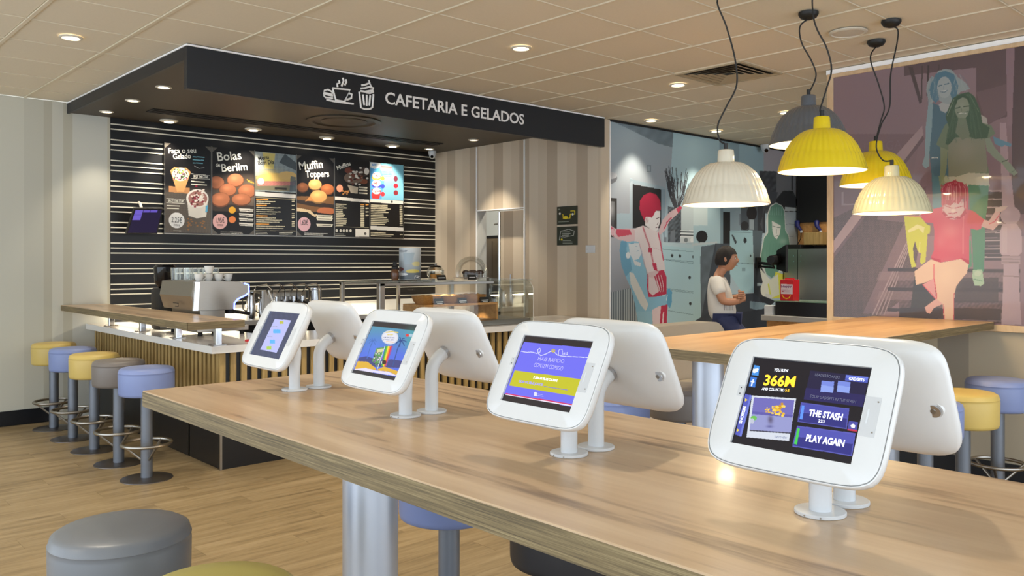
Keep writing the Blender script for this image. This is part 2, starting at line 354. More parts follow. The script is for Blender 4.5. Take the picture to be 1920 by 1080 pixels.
# walls
LS = [(.20, (204, 203, 190)), (.16, (196, 195, 182)), (.07, (186, 183, 167)), (.09, (205, 204, 192)), (.08, (190, 187, 170)), (.30, (206, 206, 196)), (.16, (203, 198, 178))]
RS = [(.16, (184, 167, 146)), (.135, (206, 190, 168)), (.142, (212, 197, 176))]
mL = stripes('striped_wallpaper_pale', LS, 0, off=.46); mR = stripes('striped_wallpaper_beige', RS, 1, off=.664)
XB = 2.56
struct('wall_left', M().box(X0, XB, YB, YB+.12, 0, CE), mL)
struct('baseboard_left', M().box(X0, 2.05, YB-.015, YB, 0, .13), K['base'])
wb = struct('wall_back', M().box(XB, XR, YB-.012, YB+.12, 0, CE), K['wallb'])
sm_ = M().box(XB, XR, YB-.018, YB-.012, -.0055, .0055)
smesh = None
for g in range(-1, 9):
    for q in range(3):
        z = 2.607-g*.1965-q*.048
        if not .95 < z < 2.80: continue
        if smesh is None: so = obj('light_strip', sm_, K['gold'], wb); smesh = so.data
        else: so = bpy.data.objects.new('light_strip', smesh); COL.objects.link(so); so.parent = wb
        so.location = (0, 0, z)
dy0, dy1, dz = 6.78, 7.60, 2.05
struct('wall_right', M().box(XR, XR+.14, YM, dy0, 0, CE).box(XR, XR+.14, dy1, YB, 0, CE).box(XR, XR+.14, dy0, dy1, dz, CE), mR)
tr = M().box(XR-.008, XR+.001, dy1-.006, dy1+.012, 0, CE-.1).box(XR-.008, XR+.001, dy0-.012, dy0+.006, 0, CE-.1).box(XR-.006, XR, dy0, dy1, dz-.006, dz+.006)
struct('trim_1', tr, K['whitel'])
# doorway: reveal, leaf left ajar and the steel cupboard seen beyond
d1 = struct('door_1', M().bbox(XR+.16, XR+.20, 6.80, 7.36, 0, 2.04, .003), mR)
obj('door_handle', M().tube([(XR+.13, 7.15, 1.1), (XR+.13, 7.15, 1.30)], .009), K['chrome'], d1)
struct('trim_2', M().box(XR+.004, XR+.142, 7.594, 7.60, 0, 2.045), mat('pale_jamb', (188, 190, 188), .5))
struct('wall_passage', M().box(XR+1.3, XR+1.36, YM+.1, 9.4, 0, CE).box(XR+.14, XR+1.36, 9.4, 9.46, 0, CE), mat('passage_paint', (206, 198, 180), .7))
t = thing('steel_cupboard', 'tall brushed steel cupboard with black top standing inside the open doorway', 'cupboard', (7.0, 7.9, 0))
obj('body', M().bbox(6.75, 7.3, 7.42, 8.25, 0, 1.735, .01), K['steel'], t, True)
obj('top_board', M().bbox(6.74, 7.31, 7.41, 8.26, 1.735, 1.765, .002, 1), K['blackm'], t)
obj('door_gap', M().box(6.747, 6.751, 7.70, 7.706, .1, 1.70), K['blackm'], t)
ub = obj('edge_bar', M().tube([(XR+.18, 7.40, .0), (XR+.18, 7.40, 2.04)], .020, 16), K['chrome'], d1, True)
obj('arm_bar', M().tube([(XR+.18, 7.41, 1.90), (XR+.30, 7.62, 1.90)], .012, 10), K['chrome'], d1, True)
# mural wall, end wall behind the pick-up counter, partition carrying the glazed mural
struct('wall_far', M().box(XR+.14, XM, YM, YM+.12, 0, CE), mat('far_wall_paint', (150, 164, 172), .8))
struct('trim_3', M().box(XR+.136, XR+.15, YM-.006, YM+.002, 0, CE), K['whitel'])
struct('trim_4', M().box(XR+.14, XM, YM-.012, YM, CE-.02, CE), K['blackm'])
struct('wall_end', M().box(XM, XM+.1, -1, YM+.12, 0, CE), mat('end_wall_tile', (60, 54, 46), .4))
part = struct('wall_partition', M().box(XP+.005, XP+.12, -1.5, YP, 0, .99), stripes('striped_wallpaper_lower', [(.42, (176, 166, 146)), (.20, (150, 142, 128)), (.30, (186, 176, 152))], 1, off=.2))
obj('bulkhead', M().box(XP+.03, XP+.12, -1.5, YP, .99, CE), K['frame'], part)
struct('baseboard_partition', M().box(XP-.01, XP+.005, -1.5, YP, 0, .12), K['base'])
# canopy over the counter
YF = YM
c = thing('canopy', 'black canopy with white lettering hanging over the cafeteria counter', 'canopy', (2.185, YF, 2.61))
xa = 2.185
obj('fascia', M().bbox(xa, XR+.006, YF-.05, YF, 2.61, CE-.004, .002, 1), K['navy'], c)
obj('side_fascia', M().box(xa, xa+.02, YF, YB-.001, 2.81, CE-.004), K['navy'], c)
obj('soffit', M().box(xa+.02, XR, YF, YB-.02, 2.815, 2.84), K['brown'], c)
obj('edge_trim', M().box(xa-.004, XR, YF-.056, YF-.05, CE-.012, CE).box(xa-.006, xa, YF-.05, YB, CE-.012, CE), K['whitel'], c)
# slot air diffuser (long black slot), round diffuser, hatch in the soffit
def soff(px, py): return onZ(px, py, 2.815)
a = soff(283, 205); b = soff(818, 271)
sl = thing('slot_diffuser', 'long black slot air diffuser set in the brown canopy soffit', 'air vent', (a[0], a[1], 2.8))
x1_, x2_ = a[0], min(b[0], 6.3); yy = (a[1]+b[1])/2
obj('frame', M().box(x1_, x2_, yy-.10, yy+.10, 2.806, 2.8145), K['blackm'], sl)
for q in range(3): obj('blade', M().box(x1_+.02, x2_-.02, yy-.065+q*.05, yy-.045+q*.05, 2.798, 2.806), K['metaldk'], sl)
a = soff(645, 227); r_ = .36
rd = thing('round_diffuser', 'round dark ceiling diffuser in the canopy soffit behind the sign', 'air vent', (a[0], a[1], 2.81))
obj('ring', M().lathe([(r_, .004), (r_, -.006), (r_*.84, -.012), (r_*.80, .004)], 40, (a[0], a[1], 2.81)), K['brown'], rd, True)
obj('core', M().lathe([(0, -.012), (r_*.55, -.012), (r_*.62, -.004), (r_*.62, .004)], 40, (a[0], a[1], 2.81)), K['brown'], rd, True)
obj('gap', M().lathe([(r_*.62, .002), (r_*.8, .002)], 40, (a[0], a[1], 2.81)), K['metaldk'], rd)
a = soff(905, 266)
obj('hatch', M().box(5.0, 5.85, 5.95, 6.35, 2.808, 2.8149), K['brown'], c)
# cream square diffuser in the tiled ceiling
a = onZ(1385, 133, CE); cx = gx0+(round((a[0]-gx0)/P_-.5)+.5)*P_; cy = gy0+(round((a[1]-gy0)/P_-.5)+.5)*P_
print('vent', a, cx, cy)
v = thing('square_vent', 'cream square ceiling vent with nested louvre blades', 'air vent', (cx, cy, CE))
obj('backing', M().box(cx-.27, cx+.27, cy-.27, cy+.27, CE-.001, CE+.004), K['metaldk'], v)
for q in range(5):
    s = .278-q*.052; m = M()
    for sx, sy in ((1, 0), (-1, 0), (0, 1), (0, -1)):
        if sx: m.add([(cx+sx*s, cy-s, CE-.008), (cx+sx*s, cy+s, CE-.008), (cx+sx*(s-.03), cy+s-.03, CE-.002), (cx+sx*(s-.03), cy-s+.03, CE-.002)], [(0, 1, 2, 3)])
        else: m.add([(cx-s, cy+sy*s, CE-.008), (cx+s, cy+sy*s, CE-.008), (cx+s-.03, cy+sy*(s-.03), CE-.002), (cx-s+.03, cy+sy*(s-.03), CE-.002)], [(0, 1, 2, 3)])
    obj('blade', m, K['grille'], v)
obj('frame', M().box(cx-.295, cx+.295, cy-.295, cy-.275, CE-.01, CE+.002).box(cx-.295, cx+.295, cy+.275, cy+.295, CE-.01, CE+.002).box(cx-.295, cx-.275, cy-.275, cy+.275, CE-.01, CE+.002).box(cx+.275, cx+.295, cy-.275, cy+.275, CE-.01, CE+.002), K['grille'], v)
# ---- downlights: ring + lit lens + a spot lamp each
def spot(name, loc, watts, cone, col=(1, .88, .70), target=None, blend=.6, r=.03):
    l = bpy.data.lights.new(name, 'SPOT'); l.energy = watts; l.spot_size = math.radians(cone); l.spot_blend = blend; l.color = col; l.shadow_soft_size = r
    o = bpy.data.objects.new(name, l); COL.objects.link(o); o.location = loc
    d = (Vector(target)-Vector(loc)) if target is not None else Vector((0, 0, -1))
    o.rotation_euler = d.to_track_quat('-Z', 'Y').to_euler(); return o
def downlight(px, py, z, label, grp, watts, cone=75, r=.055, target=None):
    a = onZ(px, py, z); d = thing('downlight', label, 'ceiling light', (a[0], a[1], z), grp)
    obj('ring', M().lathe([(r+.016, .002), (r+.016, -.006), (r, -.009), (r-.004, -.001)], 28, (a[0], a[1], z)), K['ringw'], d, True)
    obj('lens', M().lathe([(0, -.003), (r-.003, -.003)], 28, (a[0], a[1], z)), K['lens'], d)
    spot('downlight_lamp', (a[0], a[1], z-.02), watts, cone, target=target, r=r*.6).parent = None
    return a
CL = [(133, 70, 'ceiling downlight highest at the left, above the striped wall'), (977, 90, 'ceiling downlight above the right part of the canopy sign'), (1271, 159, 'ceiling downlight just left of the square louvred vent'),
      (1473, 211, 'ceiling downlight beside the grey pendant lamp'), (1221, 226, 'ceiling downlight near the left end of the kitchen mural'), (1343, 246, 'ceiling downlight above the middle of the kitchen mural')]
SP = []
for px, py, lb in CL: SP.append(downlight(px, py, CE, lb, 'downlights in the tiled ceiling', 46 if px < 1100 else 60, 80))
SL = [(307, 163, 'canopy downlight nearest the sign corner, first of the row of three'), (249, 188, 'canopy downlight in the middle of the row of three at the left end'), (200, 209, 'canopy downlight nearest the striped wall, last of the row of three'), (805, 279, 'canopy downlight beside the dome camera in the corner'), (888, 262, 'canopy downlight by the soffit hatch above the doorway')]
for px, py, lb in SL: SP.append(downlight(px, py, 2.815, lb, 'small downlights in the canopy soffit', 26 if px < 400 else (22 if px < 850 else 80), 78, .045))
GL = [(317, 225, 'swivel spotlight above the ice cream menu board'), (475, 241, 'swivel spotlight above the pastry balls menu board'), (613, 257, 'swivel spotlight above the middle menu boards'), (736, 272, 'swivel spotlight above the blue menu board')]
for px, py, lb in GL:
    a = onZ(px, py, 2.815); d = thing('swivel_spotlight', lb, 'spotlight', (a[0], a[1], 2.815), 'swivel spotlights aimed at the menu boards')
    obj('ring', M().lathe([(.085, .002), (.085, -.006), (.07, -.012), (.066, -.001)], 28, (a[0], a[1], 2.81)), K['ringw'], d, True)
    obj('head', M().lathe([(.0, -.014), (.045, -.016), (.06, -.008), (.06, .0)], 28, (a[0], a[1], 2.81)), K['ringw'], d, True)
    obj('lens', M().lathe([(0, -.019), (.044, -.0195)], 24, (a[0], a[1], 2.811)), K['lens'], d)
    spot('menu_lamp', (a[0], a[1], 2.76), 52, 74, target=(a[0]+.1, YB-.05, 2.0), r=.04)
# hidden LED strip under the back counter shelf and under the raised bar: warm work light
def area(name, loc, sx, sy, watts, col, rot=(0, 0, 0)):
    l = bpy.data.lights.new(name, 'AREA'); l.shape = 'RECTANGLE'; l.size = sx; l.size_y = sy; l.energy = watts; l.color = col
    o = bpy.data.objects.new(name, l); COL.objects.link(o); o.location = loc; o.rotation_euler = rot; return o
area('work_strip_lamp', (4.2, 8.30, 1.0), 2.6, .05, 16, (1, .86, .6), (math.radians(-20), 0, 0))
area('bar_strip_lamp', (2.62, 7.4, .985), .05, 2.0, 8, (1, .88, .66))
# unseen ceiling lamps; those over the back-of-house and passage added to brighten the steel
for x, y in ((2.6, 4.2), (.6, 3.4), (4.2, 4.2), (2.2, 1.4), (4.6, -.2), (-.5, 5.6), (-1.6, 3), (8.6, 3.4), (9.5, 4.6), (9.3, 3.6), (7.1, 7.2)): spot('room_fill_lamp', (x, y, CE-.03), 60, 120, r=.05)
for n_, (px, py) in enumerate(((1590, 60),)):
    a = onZ(px, py, CE); s = thing('ceiling_speaker', 'flat white round speaker in the ceiling between the pendant canopies', 'speaker', (a[0], a[1], CE))
    obj('ring', M().lathe([(.115, .0), (.115, -.006), (.10, -.012), (.095, -.006)], 32, (a[0], a[1], CE)), K['ringw'], s, True)
    obj('mesh_cover', M().lathe([(0, -.010), (.095, -.007)], 32, (a[0], a[1], CE)), K['ringw'], s)
# ================================================================== COUNTER
ct = thing('service_counter', 'L-shaped cafeteria counter with oak slats and white top over black plinth', 'counter', (2.42, 5.62, 0))
obj('worktop', M().prism([(2.34, 5.56, .82), (XR-.005, 5.56, .82), (XR-.005, 6.30, .82), (3.02, 6.30, .82), (3.02, YB-.02, .82), (2.34, YB-.02, .82)], (0, 0, .05)), K['counter'], ct)
obj('carcass', M().box(2.44, XR-.005, 5.64, 6.22, 0, .82).box(2.44, 2.96, 6.2, YB-.02, 0, .82), K['black'], ct)
obj('corner_trim', M().box(2.425, 2.44, 5.625, 5.64, 0, .31), K['steel'], ct)
sl_m = M().box(-.02, .02, -.02, 0, .31, .82); sm = None
def slat(x, y, rot):
    global sm
    if sm is None: o = obj('slat', sl_m, K['slat']); o.parent = ct; sm = o.data
    else: o = bpy.data.objects.new('slat', sm); COL.objects.link(o); o.parent = ct
    o.location = (x-2.42, y-5.62, 0); o.rotation_euler = (0, 0, rot)
for i in range(51): slat(2.442+i*.078, 5.64, 0)
for i in range(38): slat(2.44, 5.66+i*.074, -PI/2)
bs = thing('raised_bar', 'raised wooden bar shelf on chrome posts above the white counter', 'bar', (2.14, 5.46, .87))
obj('shelf', M().bbox(2.13, 2.52, 5.45, YB-.02, .998, 1.05, .002, 1), K['top'], bs)
obj('plywood_edge', M().box(2.128, 2.13, 5.447, YB-.02, 1.0, 1.047).box(2.128, 2.522, 5.447, 5.45, 1.0, 1.047), K['ply'], bs)
for y in (5.66, 6.38, 7.15, 7.95):
    p = obj('post', M().bbox(2.40, 2.445, y-.022, y+.022, .87, .998, .003, 1), K['chrome'], bs)
    obj('foot_plate', M().bbox(2.375, 2.47, y-.045, y+.045, .87, .876, .002, 1), K['chrome'], p)
bc = thing('back_counter', 'white-topped work counter along the black striped wall', 'counter', (2.96, 7.83, 0))
obj('worktop', M().bbox(3.03, XR-.01, 7.80, YB-.02, .82, .87, .004, 1), K['counter'], bc)
obj('cabinet', M().box(3.03, XR-.01, 7.88, YB-.02, .1, .82), K['black'], bc)
obj('splashback', M().box(3.03, XR-.01, YB-.035, YB-.018, .872, .99), K['counter'], wb)
# ---- espresso machine, seen from the end
em = thing('espresso_machine', 'steel espresso machine with blue light strip behind the raised bar', 'coffee machine', (2.7, 6.5, .87))
pr = [(2.55, 1.07), (2.515, 1.18), (2.535, 1.292), (2.60, 1.30), (2.90, 1.288), (2.965, 1.262), (2.965, 1.20), (2.945, 1.182), (2.875, 1.15), (2.845, 1.12), (2.84, 1.07)]
obj('body', M().prism([(x, 6.36, z) for x, z in pr], (0, .66, 0)), K['steel'], em)
side = [(x-.002, z) for x, z in pr]
obj('end_panel', M().prism([(2.75+(x-2.75)*.985, 6.345, 1.18+(z-1.18)*.96) for x, z in pr], (0, .015, 0)), K['steel'], em)
obj('corner_strip', M().prism([(2.522, 6.342, 1.072), (2.56, 6.338, 1.072), (2.575, 6.338, 1.29), (2.54, 6.342, 1.292)], (0, .02, 0)), K['chrome'], em)
obj('light_strip', M().tube([(x+.004, 6.345, z) for x, z in [(2.93, 1.274), (2.967, 1.262), (2.967, 1.202), (2.945, 1.182), (2.875, 1.15), (2.848, 1.12), (2.845, 1.075)]], .0065, 8), K['neon'], em, True)
obj('tray', M().bbox(2.56, 2.98, 6.36, 7.0, .90, .945, .006), K['steel'], em)
obj('leg_panel', M().bbox(2.60, 2.80, 6.40, 6.98, .945, 1.07, .004, 1), K['steel'], em)
for x, y in ((2.6, 6.4), (2.94, 6.4), (2.6, 6.95), (2.94, 6.95)): obj('foot', M().cyl((x, y), .018, .87, .90, 12), K['blackm'], em)
for y in (6.52, 6.82):
    g = obj('group_head', M().cyl((2.89, y), .032, 1.06, 1.13, 18, .004), K['chrome'], em, True)
    obj('portafilter', M().cyl((2.89, y), .036, 1.03, 1.06, 18).tube([(2.92, y, 1.045), (3.06, y, 1.02)], .014, 10), K['blackm'], g, True)
obj('mark', M().tube([(2.514, 6.72, 1.12), (2.514, 6.62, 1.12), (2.514, 6.62, 1.095), (2.514, 6.68, 1.095)], .004, 6), K['black'], em)
gr = thing('coffee_grinder', 'black coffee grinder with hopper behind the espresso machine', 'grinder', (2.66, 7.3, .87))
obj('body', M().bbox(2.58, 2.74, 7.2, 7.42, .87, 1.22, .02), K['blackm'], gr, True)
obj('hopper', M().lathe([(.05, 1.22), (.085, 1.27), (.092, 1.40), (.075, 1.42), (0, 1.425)], 28, (2.66, 7.3, 0)), K['screenoff'], gr, True)
# glasses and cups stored on top of the machine
def cup_m(c, r, h): return M().lathe([(r*.55, 0), (r*.62, .003), (r*.9, h*.5), (r, h), (r*.93, h), (r*.82, h*.5), (r*.5, .008), (0, .008)], 20, c, close=False)
zt = 1.293; cups = [(2.60, 6.42), (2.68, 6.44), (2.76, 6.43), (2.84, 6.44), (2.64, 6.52), (2.73, 6.53), (2.82, 6.54), (2.70, 6.47)]
c0 = None
for k, (x, y) in enumerate(cups):
    z = zt if k < 7 else zt+.062
    if c0 is None:
        c0 = thing('coffee_cup', 'white china cup among those stored on top of the espresso machine', 'cup', (x, y, z), 'white cups on the espresso machine')
        obj('bowl', cup_m((x, y, z), .037, .058), K['china'], c0, True); obj('handle', M().tube([(x+.03, y, z+.045), (x+.052, y, z+.042), (x+.052, y, z+.022), (x+.028, y, z+.015)], .0045, 6), K['china'], c0, True)
    else: dup(c0, (x, y, z), rotz=k*1.1)
g0 = None
for k, (x, y) in enumerate([(2.60, 6.93), (2.67, 6.94), (2.60, 6.86), (2.67, 6.85), (2.60, 6.66), (2.68, 6.68), (2.76, 6.68), (2.84, 6.68), (2.66, 6.77), (2.76, 6.78)]):
    if g0 is None:
        g0 = tag(obj('drinking_glass', M().lathe([(.0, .004), (.024, .0), (.031, .105), (.029, .105), (.022, .008), (0, .008)], 18, (0, 0, 0)), K['glass'], None, True), 'clear tumbler among those stored on top of the espresso machine', 'glass', 'tumblers on the espresso machine'); g0.location = (x, y, zt)
    else:
        c = g0.copy(); COL.objects.link(c); c.location = (x, y, zt)
# till screen (its silver back) and order screen
tl_ = thing('till_screen', 'silver back of a slanted till screen beside the espresso machine', 'monitor', (3.0, 5.9, .87))
a = onY(459, 552, 5.85); b = onY(479, 590, 5.85)
obj('back_panel', M().prism([(2.86, 5.86, 1.23), (2.895, 5.90, 1.23), (3.06, 5.90, .89), (2.86, 5.86, .885)], (.0, .03, 0)), K['till'], tl_)
obj('stand', M().bbox(2.84, 3.02, 5.82, 6.0, .87, .888, .004, 1), K['till'], tl_)
obj('edge', M().tube([(2.897, 5.855, 1.232), (3.06, 5.885, .89)], .005, 6), K['white'], tl_)
n = tag(obj('red_marker', M().bbox(2.66, 2.76, 5.72, 5.75, .8702, .885, .004, 1), K['red']), 'small red object lying on the white counter below the till screen', 'marker')
# chrome milk can and syrup pump etc. on the back counter
def onback(px, y=8.05): p = onY(px, 600, y); return p[0]
x = onback(590); cm = thing('steel_canister', 'tall polished steel canister on the back counter, right of the brewer', 'canister', (x, 8.05, .87))
obj('body', M().cyl((x, 8.05), .062, .87, 1.15, 28, .006), K['chrome'], cm, True); obj('lid', M().cyl((x, 8.05), .066, 1.15, 1.17, 28, .004), K['chrome'], cm, True)
xa_ = onback(500); xb_ = onback(572)
bm_ = thing('second_brewer', 'steel brewing machine with pipes and levers on the back counter', 'coffee machine', (xa_, 8.0, .87))
obj('body', M().bbox(xa_, xb_, 8.02, 8.36, .95, 1.14, .012), K['steel'], bm_, True)
obj('base', M().bbox(xa_, xb_, 7.86, 8.36, .87, .93, .006), K['steel'], bm_)
obj('back_plate', M().box(xa_+.02, xb_-.02, 8.1, 8.36, .93, .95), K['steel'], bm_)
for k in range(4):
    x = xa_+.07+k*(xb_-xa_-.14)/3; hd = obj('group_head', M().cyl((x, 7.98), .028, 1.02, 1.09, 16, .004).box(x-.02, x+.02, 7.98, 8.03, 1.05, 1.08), K['chrome'], bm_, True)
    obj('lever', M().tube([(x, 7.96, 1.03), (x+.02, 7.83, 1.0)], .012, 8), K['blackm'], hd, True)
for k in range(5):
    x = xa_-.18+k*.14; obj('pipe', M().tube([(x, 8.0, 1.13), (x+.03, 7.95, 1.20), (x+.12, 7.93, 1.215), (x+.19, 7.95, 1.16), (x+.2, 7.97, 1.0)], .007, 8), K['chrome'], bm_, True)
for k, (px, hh) in enumerate(((470, .27), (492, .22), (520, .13))):
    x = onback(px, 7.9); b = thing('steel_jug', ['tall steel jug on the back counter nearest the espresso machine', 'medium steel jug second from the espresso machine', 'short steel jug in front of the brewing machine'][k], 'jug', (x, 7.9, .87), 'steel jugs on the back counter')
    obj('body', M().lathe([(0, .002), (.045, 0), (.05, hh*.5), (.036, hh*.85), (.042, hh), (.038, hh), (.032, hh*.8), (0, hh*.7)], 24, (x, 7.9, .87)), K['chrome'], b, True)
    obj('handle', M().tube([(x-.038, 7.9, .87+hh*.9), (x-.085, 7.9, .87+hh*.8), (x-.08, 7.9, .87+hh*.4), (x-.048, 7.9, .87+hh*.3)], .006, 8), K['blackm'], b, True)
# order screen on the wall at the left of the boards
os_ = thing('order_screen', 'black order screen with violet blocks tilted on a wall arm', 'monitor', (2.95, 8.2, 1.9))
TLp, TRp, BRp, BLp = onY(252, 391, 8.12), onY(306, 391, 8.12), onY(300, 438, 8.16), onY(241, 438, 8.16)
BRp = BRp+np.array([0, .07, 0]); BLp = BLp+np.array([0, .07, 0])
nr = np.cross(TRp-TLp, TLp-BLp); nr /= np.linalg.norm(nr)
if nr[1] > 0: nr = -nr
obj('casing', M().prism([TLp, TRp, BRp, BLp], -nr*.03), K['blackm'], os_)
ins = lambda a, b: a+(b-a)
ctr = (TLp+TRp+BRp+BLp)/4; sc4 = [ctr+(p-ctr)*.92+nr*.0015 for p in (TLp, TRp, BRp, BLp)]
A_ = Art(sc4, UVQ and [(0, 0), (100, 0), (100, 80), (0, 80)], 100, 80, (44, 38, 62))
A_.rect(2, 2, 30, 36, (112, 96, 196)).rect(32, 2, 56, 10, (104, 88, 186)).rect(58, 2, 84, 10, (104, 88, 186)).line([(2, 18), (30, 18)], 1, (70, 60, 130)).build('screen', PR['screen'], os_)
obj('wall_arm', M().tube([tuple(ctr-nr*.03), (ctr[0], YB-.12, 2.0), (ctr[0]+.02, YB-.02, 2.02)], .014, 8), K['ringw'], os_)
# ================================================================== PASTRY CASE
x0, x1, y0, y1, zb, zt = 3.76, 5.46, 5.66, 6.28, .87, 1.285
pc = thing('pastry_case', 'glass pastry display case with wooden inner shelf on the counter', 'display case', (x0, y0, zb))
obj('base', M().bbox(x0, x1, y0+.02, y1, zb, zb+.05, .004, 1), K['steel'], pc)
for x in (x0, ):
    obj('corner_post', M().bbox(x-.0, x+.05, y0, y0+.05, zb+.05, zt-.012, .003, 1), K['steel'], pc)
    obj('corner_post', M().bbox(x-.0, x+.03, y1-.04, y1, zb+.05, zt-.012, .003, 1), K['steel'], pc)
obj('rear_post', M().box(4.95, 4.99, y1-.03, y1, zb+.05, zt-.012), K['steel'], pc)
obj('rear_post', M().box(4.35, 4.37, y1-.03, y1, zb+.05, zt-.012), K['steel'], pc)
obj('top_rail', M().bbox(x0, 4.98, y0, y0+.02, zt-.035, zt-.012, .002, 1).box(x0, 4.98, y1-.03, y1, zt-.035, zt-.012), K['steel'], pc)
obj('top_glass', M().box(x0-.01, x1, y0-.005, y1, zt-.012, zt), K['glasst'], pc)
R_ = .10; cur = [(y0-.012, zb+.01)]+[(y0-.012+R_-R_*math.cos(q), zt-.012-R_+R_*math.sin(q)) for q in np.linspace(0, PI/2, 7)]
m = M(); n_ = len(cur)
m.add([(x, y, z) for x in (x0+.05, x1) for y, z in cur], [(i, i+1, n_+i+1, n_+i) for i in range(n_-1)]); obj('front_glass', m, K['glasst'], pc, True)
obj('end_glass', M().prism([(x1, y, z) for y, z in cur]+[(x1, y1, zt-.012), (x1, y1, zb+.01)], (.008, 0, 0)), K['glasst'], pc)
obj('glass_edge', M().tube([(x1+.004, y, z) for y, z in cur]+[(x1+.004, y0+.2, zt-.012)], .004, 6), K['ringw'], pc, True)
obj('pull_handle', M().tube([(x1+.03, y1-.12, zb+.33), (x1+.045, y1-.14, zb+.30), (x1+.045, y1-.14, zb+.12), (x1+.03, y1-.12, zb+.09)], .007, 8), K['ringw'], pc, True)
ws = obj('inner_shelf', M().bbox(4.28, 5.12, y0+.10, y0+.42, 1.055, 1.075, .002, 1), K['warmwood'], pc)
obj('shelf_side', M().box(5.10, 5.12, y0+.10, y0+.42, zb+.05, 1.055), K['warmwood'], pc)
obj('shelf_side', M().box(4.28, 4.30, y0+.10, y0+.42, zb+.05, 1.055), K['warmwood'], pc)
spot('case_lamp', (5.0, y0+.3, 1.05), 3, 110, r=.01); spot('case_lamp', (4.6, y0+.3, 1.27), 5, 120, r=.01)
obj('case_light', M().cyl((5.0, y0+.26), .012, 1.048, 1.055, 12), K['lens'], pc)
bk0 = None
def basket(x, lab):
    b = thing('bread_basket', lab, 'basket', (x, y0+.26, 1.075), 'wicker baskets in the pastry case')
    obj('bowl', M().lathe([(0, .002), (.095, 0), (.12, .03), (.135, .07), (.128, .07), (.112, .03), (.09, .01), (0, .01)], 24, (x, y0+.26, 1.075), rib=lambda a, r, z: r*(1+.02*math.sin(a*16))), K['wicker'], b, True)
    return b
for i, x in enumerate((4.42, 4.68, 4.94)):
    basket(x, 'wicker basket of buns in the pastry case, %s from the left' % ('first', 'second', 'third')[i])
    for k in range(4):
        q = k*PI/2+.4*i; bx, by = x+.055*math.cos(q), y0+.26+.055*math.sin(q)
        tag(obj('bun', M().lathe([(0, 0), (.04, .006), (.048, .022), (.036, .042), (0, .05)], 14, (bx, by, 1.105)), K['bread'], None, True), 'golden bun heaped in the %s wicker basket of the pastry case' % ('first', 'second', 'third')[i], 'bun', 'buns in the %s basket' % ('first', 'second', 'third')[i])
    cd_ = thing('price_card', 'small black card in front of the %s wicker basket' % ('first', 'second', 'third')[i], 'card', (x+.03, y0+.11, 1.075), 'price cards in the pastry case')
    obj('card', M().prism([(x-.02, y0+.108, 1.0755), (x+.08, y0+.108, 1.0755), (x+.08, y0+.122, 1.125), (x-.02, y0+.122, 1.125)], (0, .003, 0)), K['bandblk'], cd_)
    obj('print', M().box(x-.01, x+.07, y0+.1095, y0+.1105, 1.094, 1.10).box(x, x+.06, y0+.1065, y0+.108, 1.083, 1.087), K['whitel'], cd_)
for i, x in enumerate((3.95, 4.05, 4.15, 4.0, 4.1)):
    y = y0+(.2 if i < 3 else .38); tag(obj('tin', M().cyl((x, y), .04, zb+.05, zb+.15, 16, .004), K['steel'], None, True), 'steel pot in the left bay of the pastry case', 'pot', 'steel pots in the left bay of the pastry case')
# items on top of the case
Y_ = 6.0; x = 4.30
cy_ = thing('display_cylinder', 'white photo-printed cylinder standing on the pastry case', 'display drum', (x, Y_, zt))
obj('drum', M().cyl((x, Y_), .094, zt+.006, zt+.285, 40, .002), K['white'], cy_, True, 50); obj('base', M().cyl((x, Y_), .099, zt, zt+.006, 40), K['blackm'], cy_)
# printed wrap on the drum
CYL = (x, Y_, .0955, zt+.010, zt+.283)
x = 4.14; bt = thing('sauce_bottle', 'dark bottle with amber body left of the printed cylinder', 'bottle', (x, Y_, zt))
obj('body', M().lathe([(0, 0), (.028, .002), (.036, .05), (.030, .09), (.016, .115), (.016, .12)], 20, (x, Y_, zt)), K['orange'], bt, True); obj('cap', M().cyl((x, Y_), .018, zt+.12, zt+.165, 16, .004).cyl((x, Y_), .030, zt+.095, zt+.12, 16, .004), K['blackm'], bt, True)
x = 4.58; j = thing('biscuit_jar', 'clear glass jar with silver lid on the pastry case', 'jar', (x, Y_, zt))
obj('bowl', M().lathe([(.0, .002), (.06, 0), (.078, .04), (.078, .085), (.055, .112), (.052, .112), (.074, .085), (.074, .04), (.058, .006), (0, .006)], 28, (x, Y_, zt)), K['glass'], j, True)
obj('lid', M().lathe([(0, .15), (.012, .15), (.014, .14), (.01, .132), (.05, .124), (.062, .112), (.0, .112)], 28, (x, Y_, zt)), K['chrome'], j, True)
for k in range(4): tag(obj('biscuit', M().cyl((x+.03*math.cos(k*1.6), Y_+.03*math.sin(k*1.6)), .028, zt+.012+.0*k, zt+.05, 14, .006), K['bread'], None, True), 'biscuit inside the lidded glass jar', 'biscuit', 'biscuits in the jar')
x = 5.0; dm = thing('cake_dome', 'clear domed cake cover on a stand over chocolate muffins', 'cake stand', (x, Y_, zt))
obj('plate', M().lathe([(0, .0), (.07, .0), (.075, .006), (.165, .012), (.17, .017), (0, .017)], 36, (x, Y_, zt)), K['china'], dm, True)
obj('dome', M().lathe([(.150, .018), (.152, .07), (.138, .125), (.105, .175), (.055, .205), (0, .214)], 36, (x, Y_, zt)), K['glass'], dm, True)
mf = None
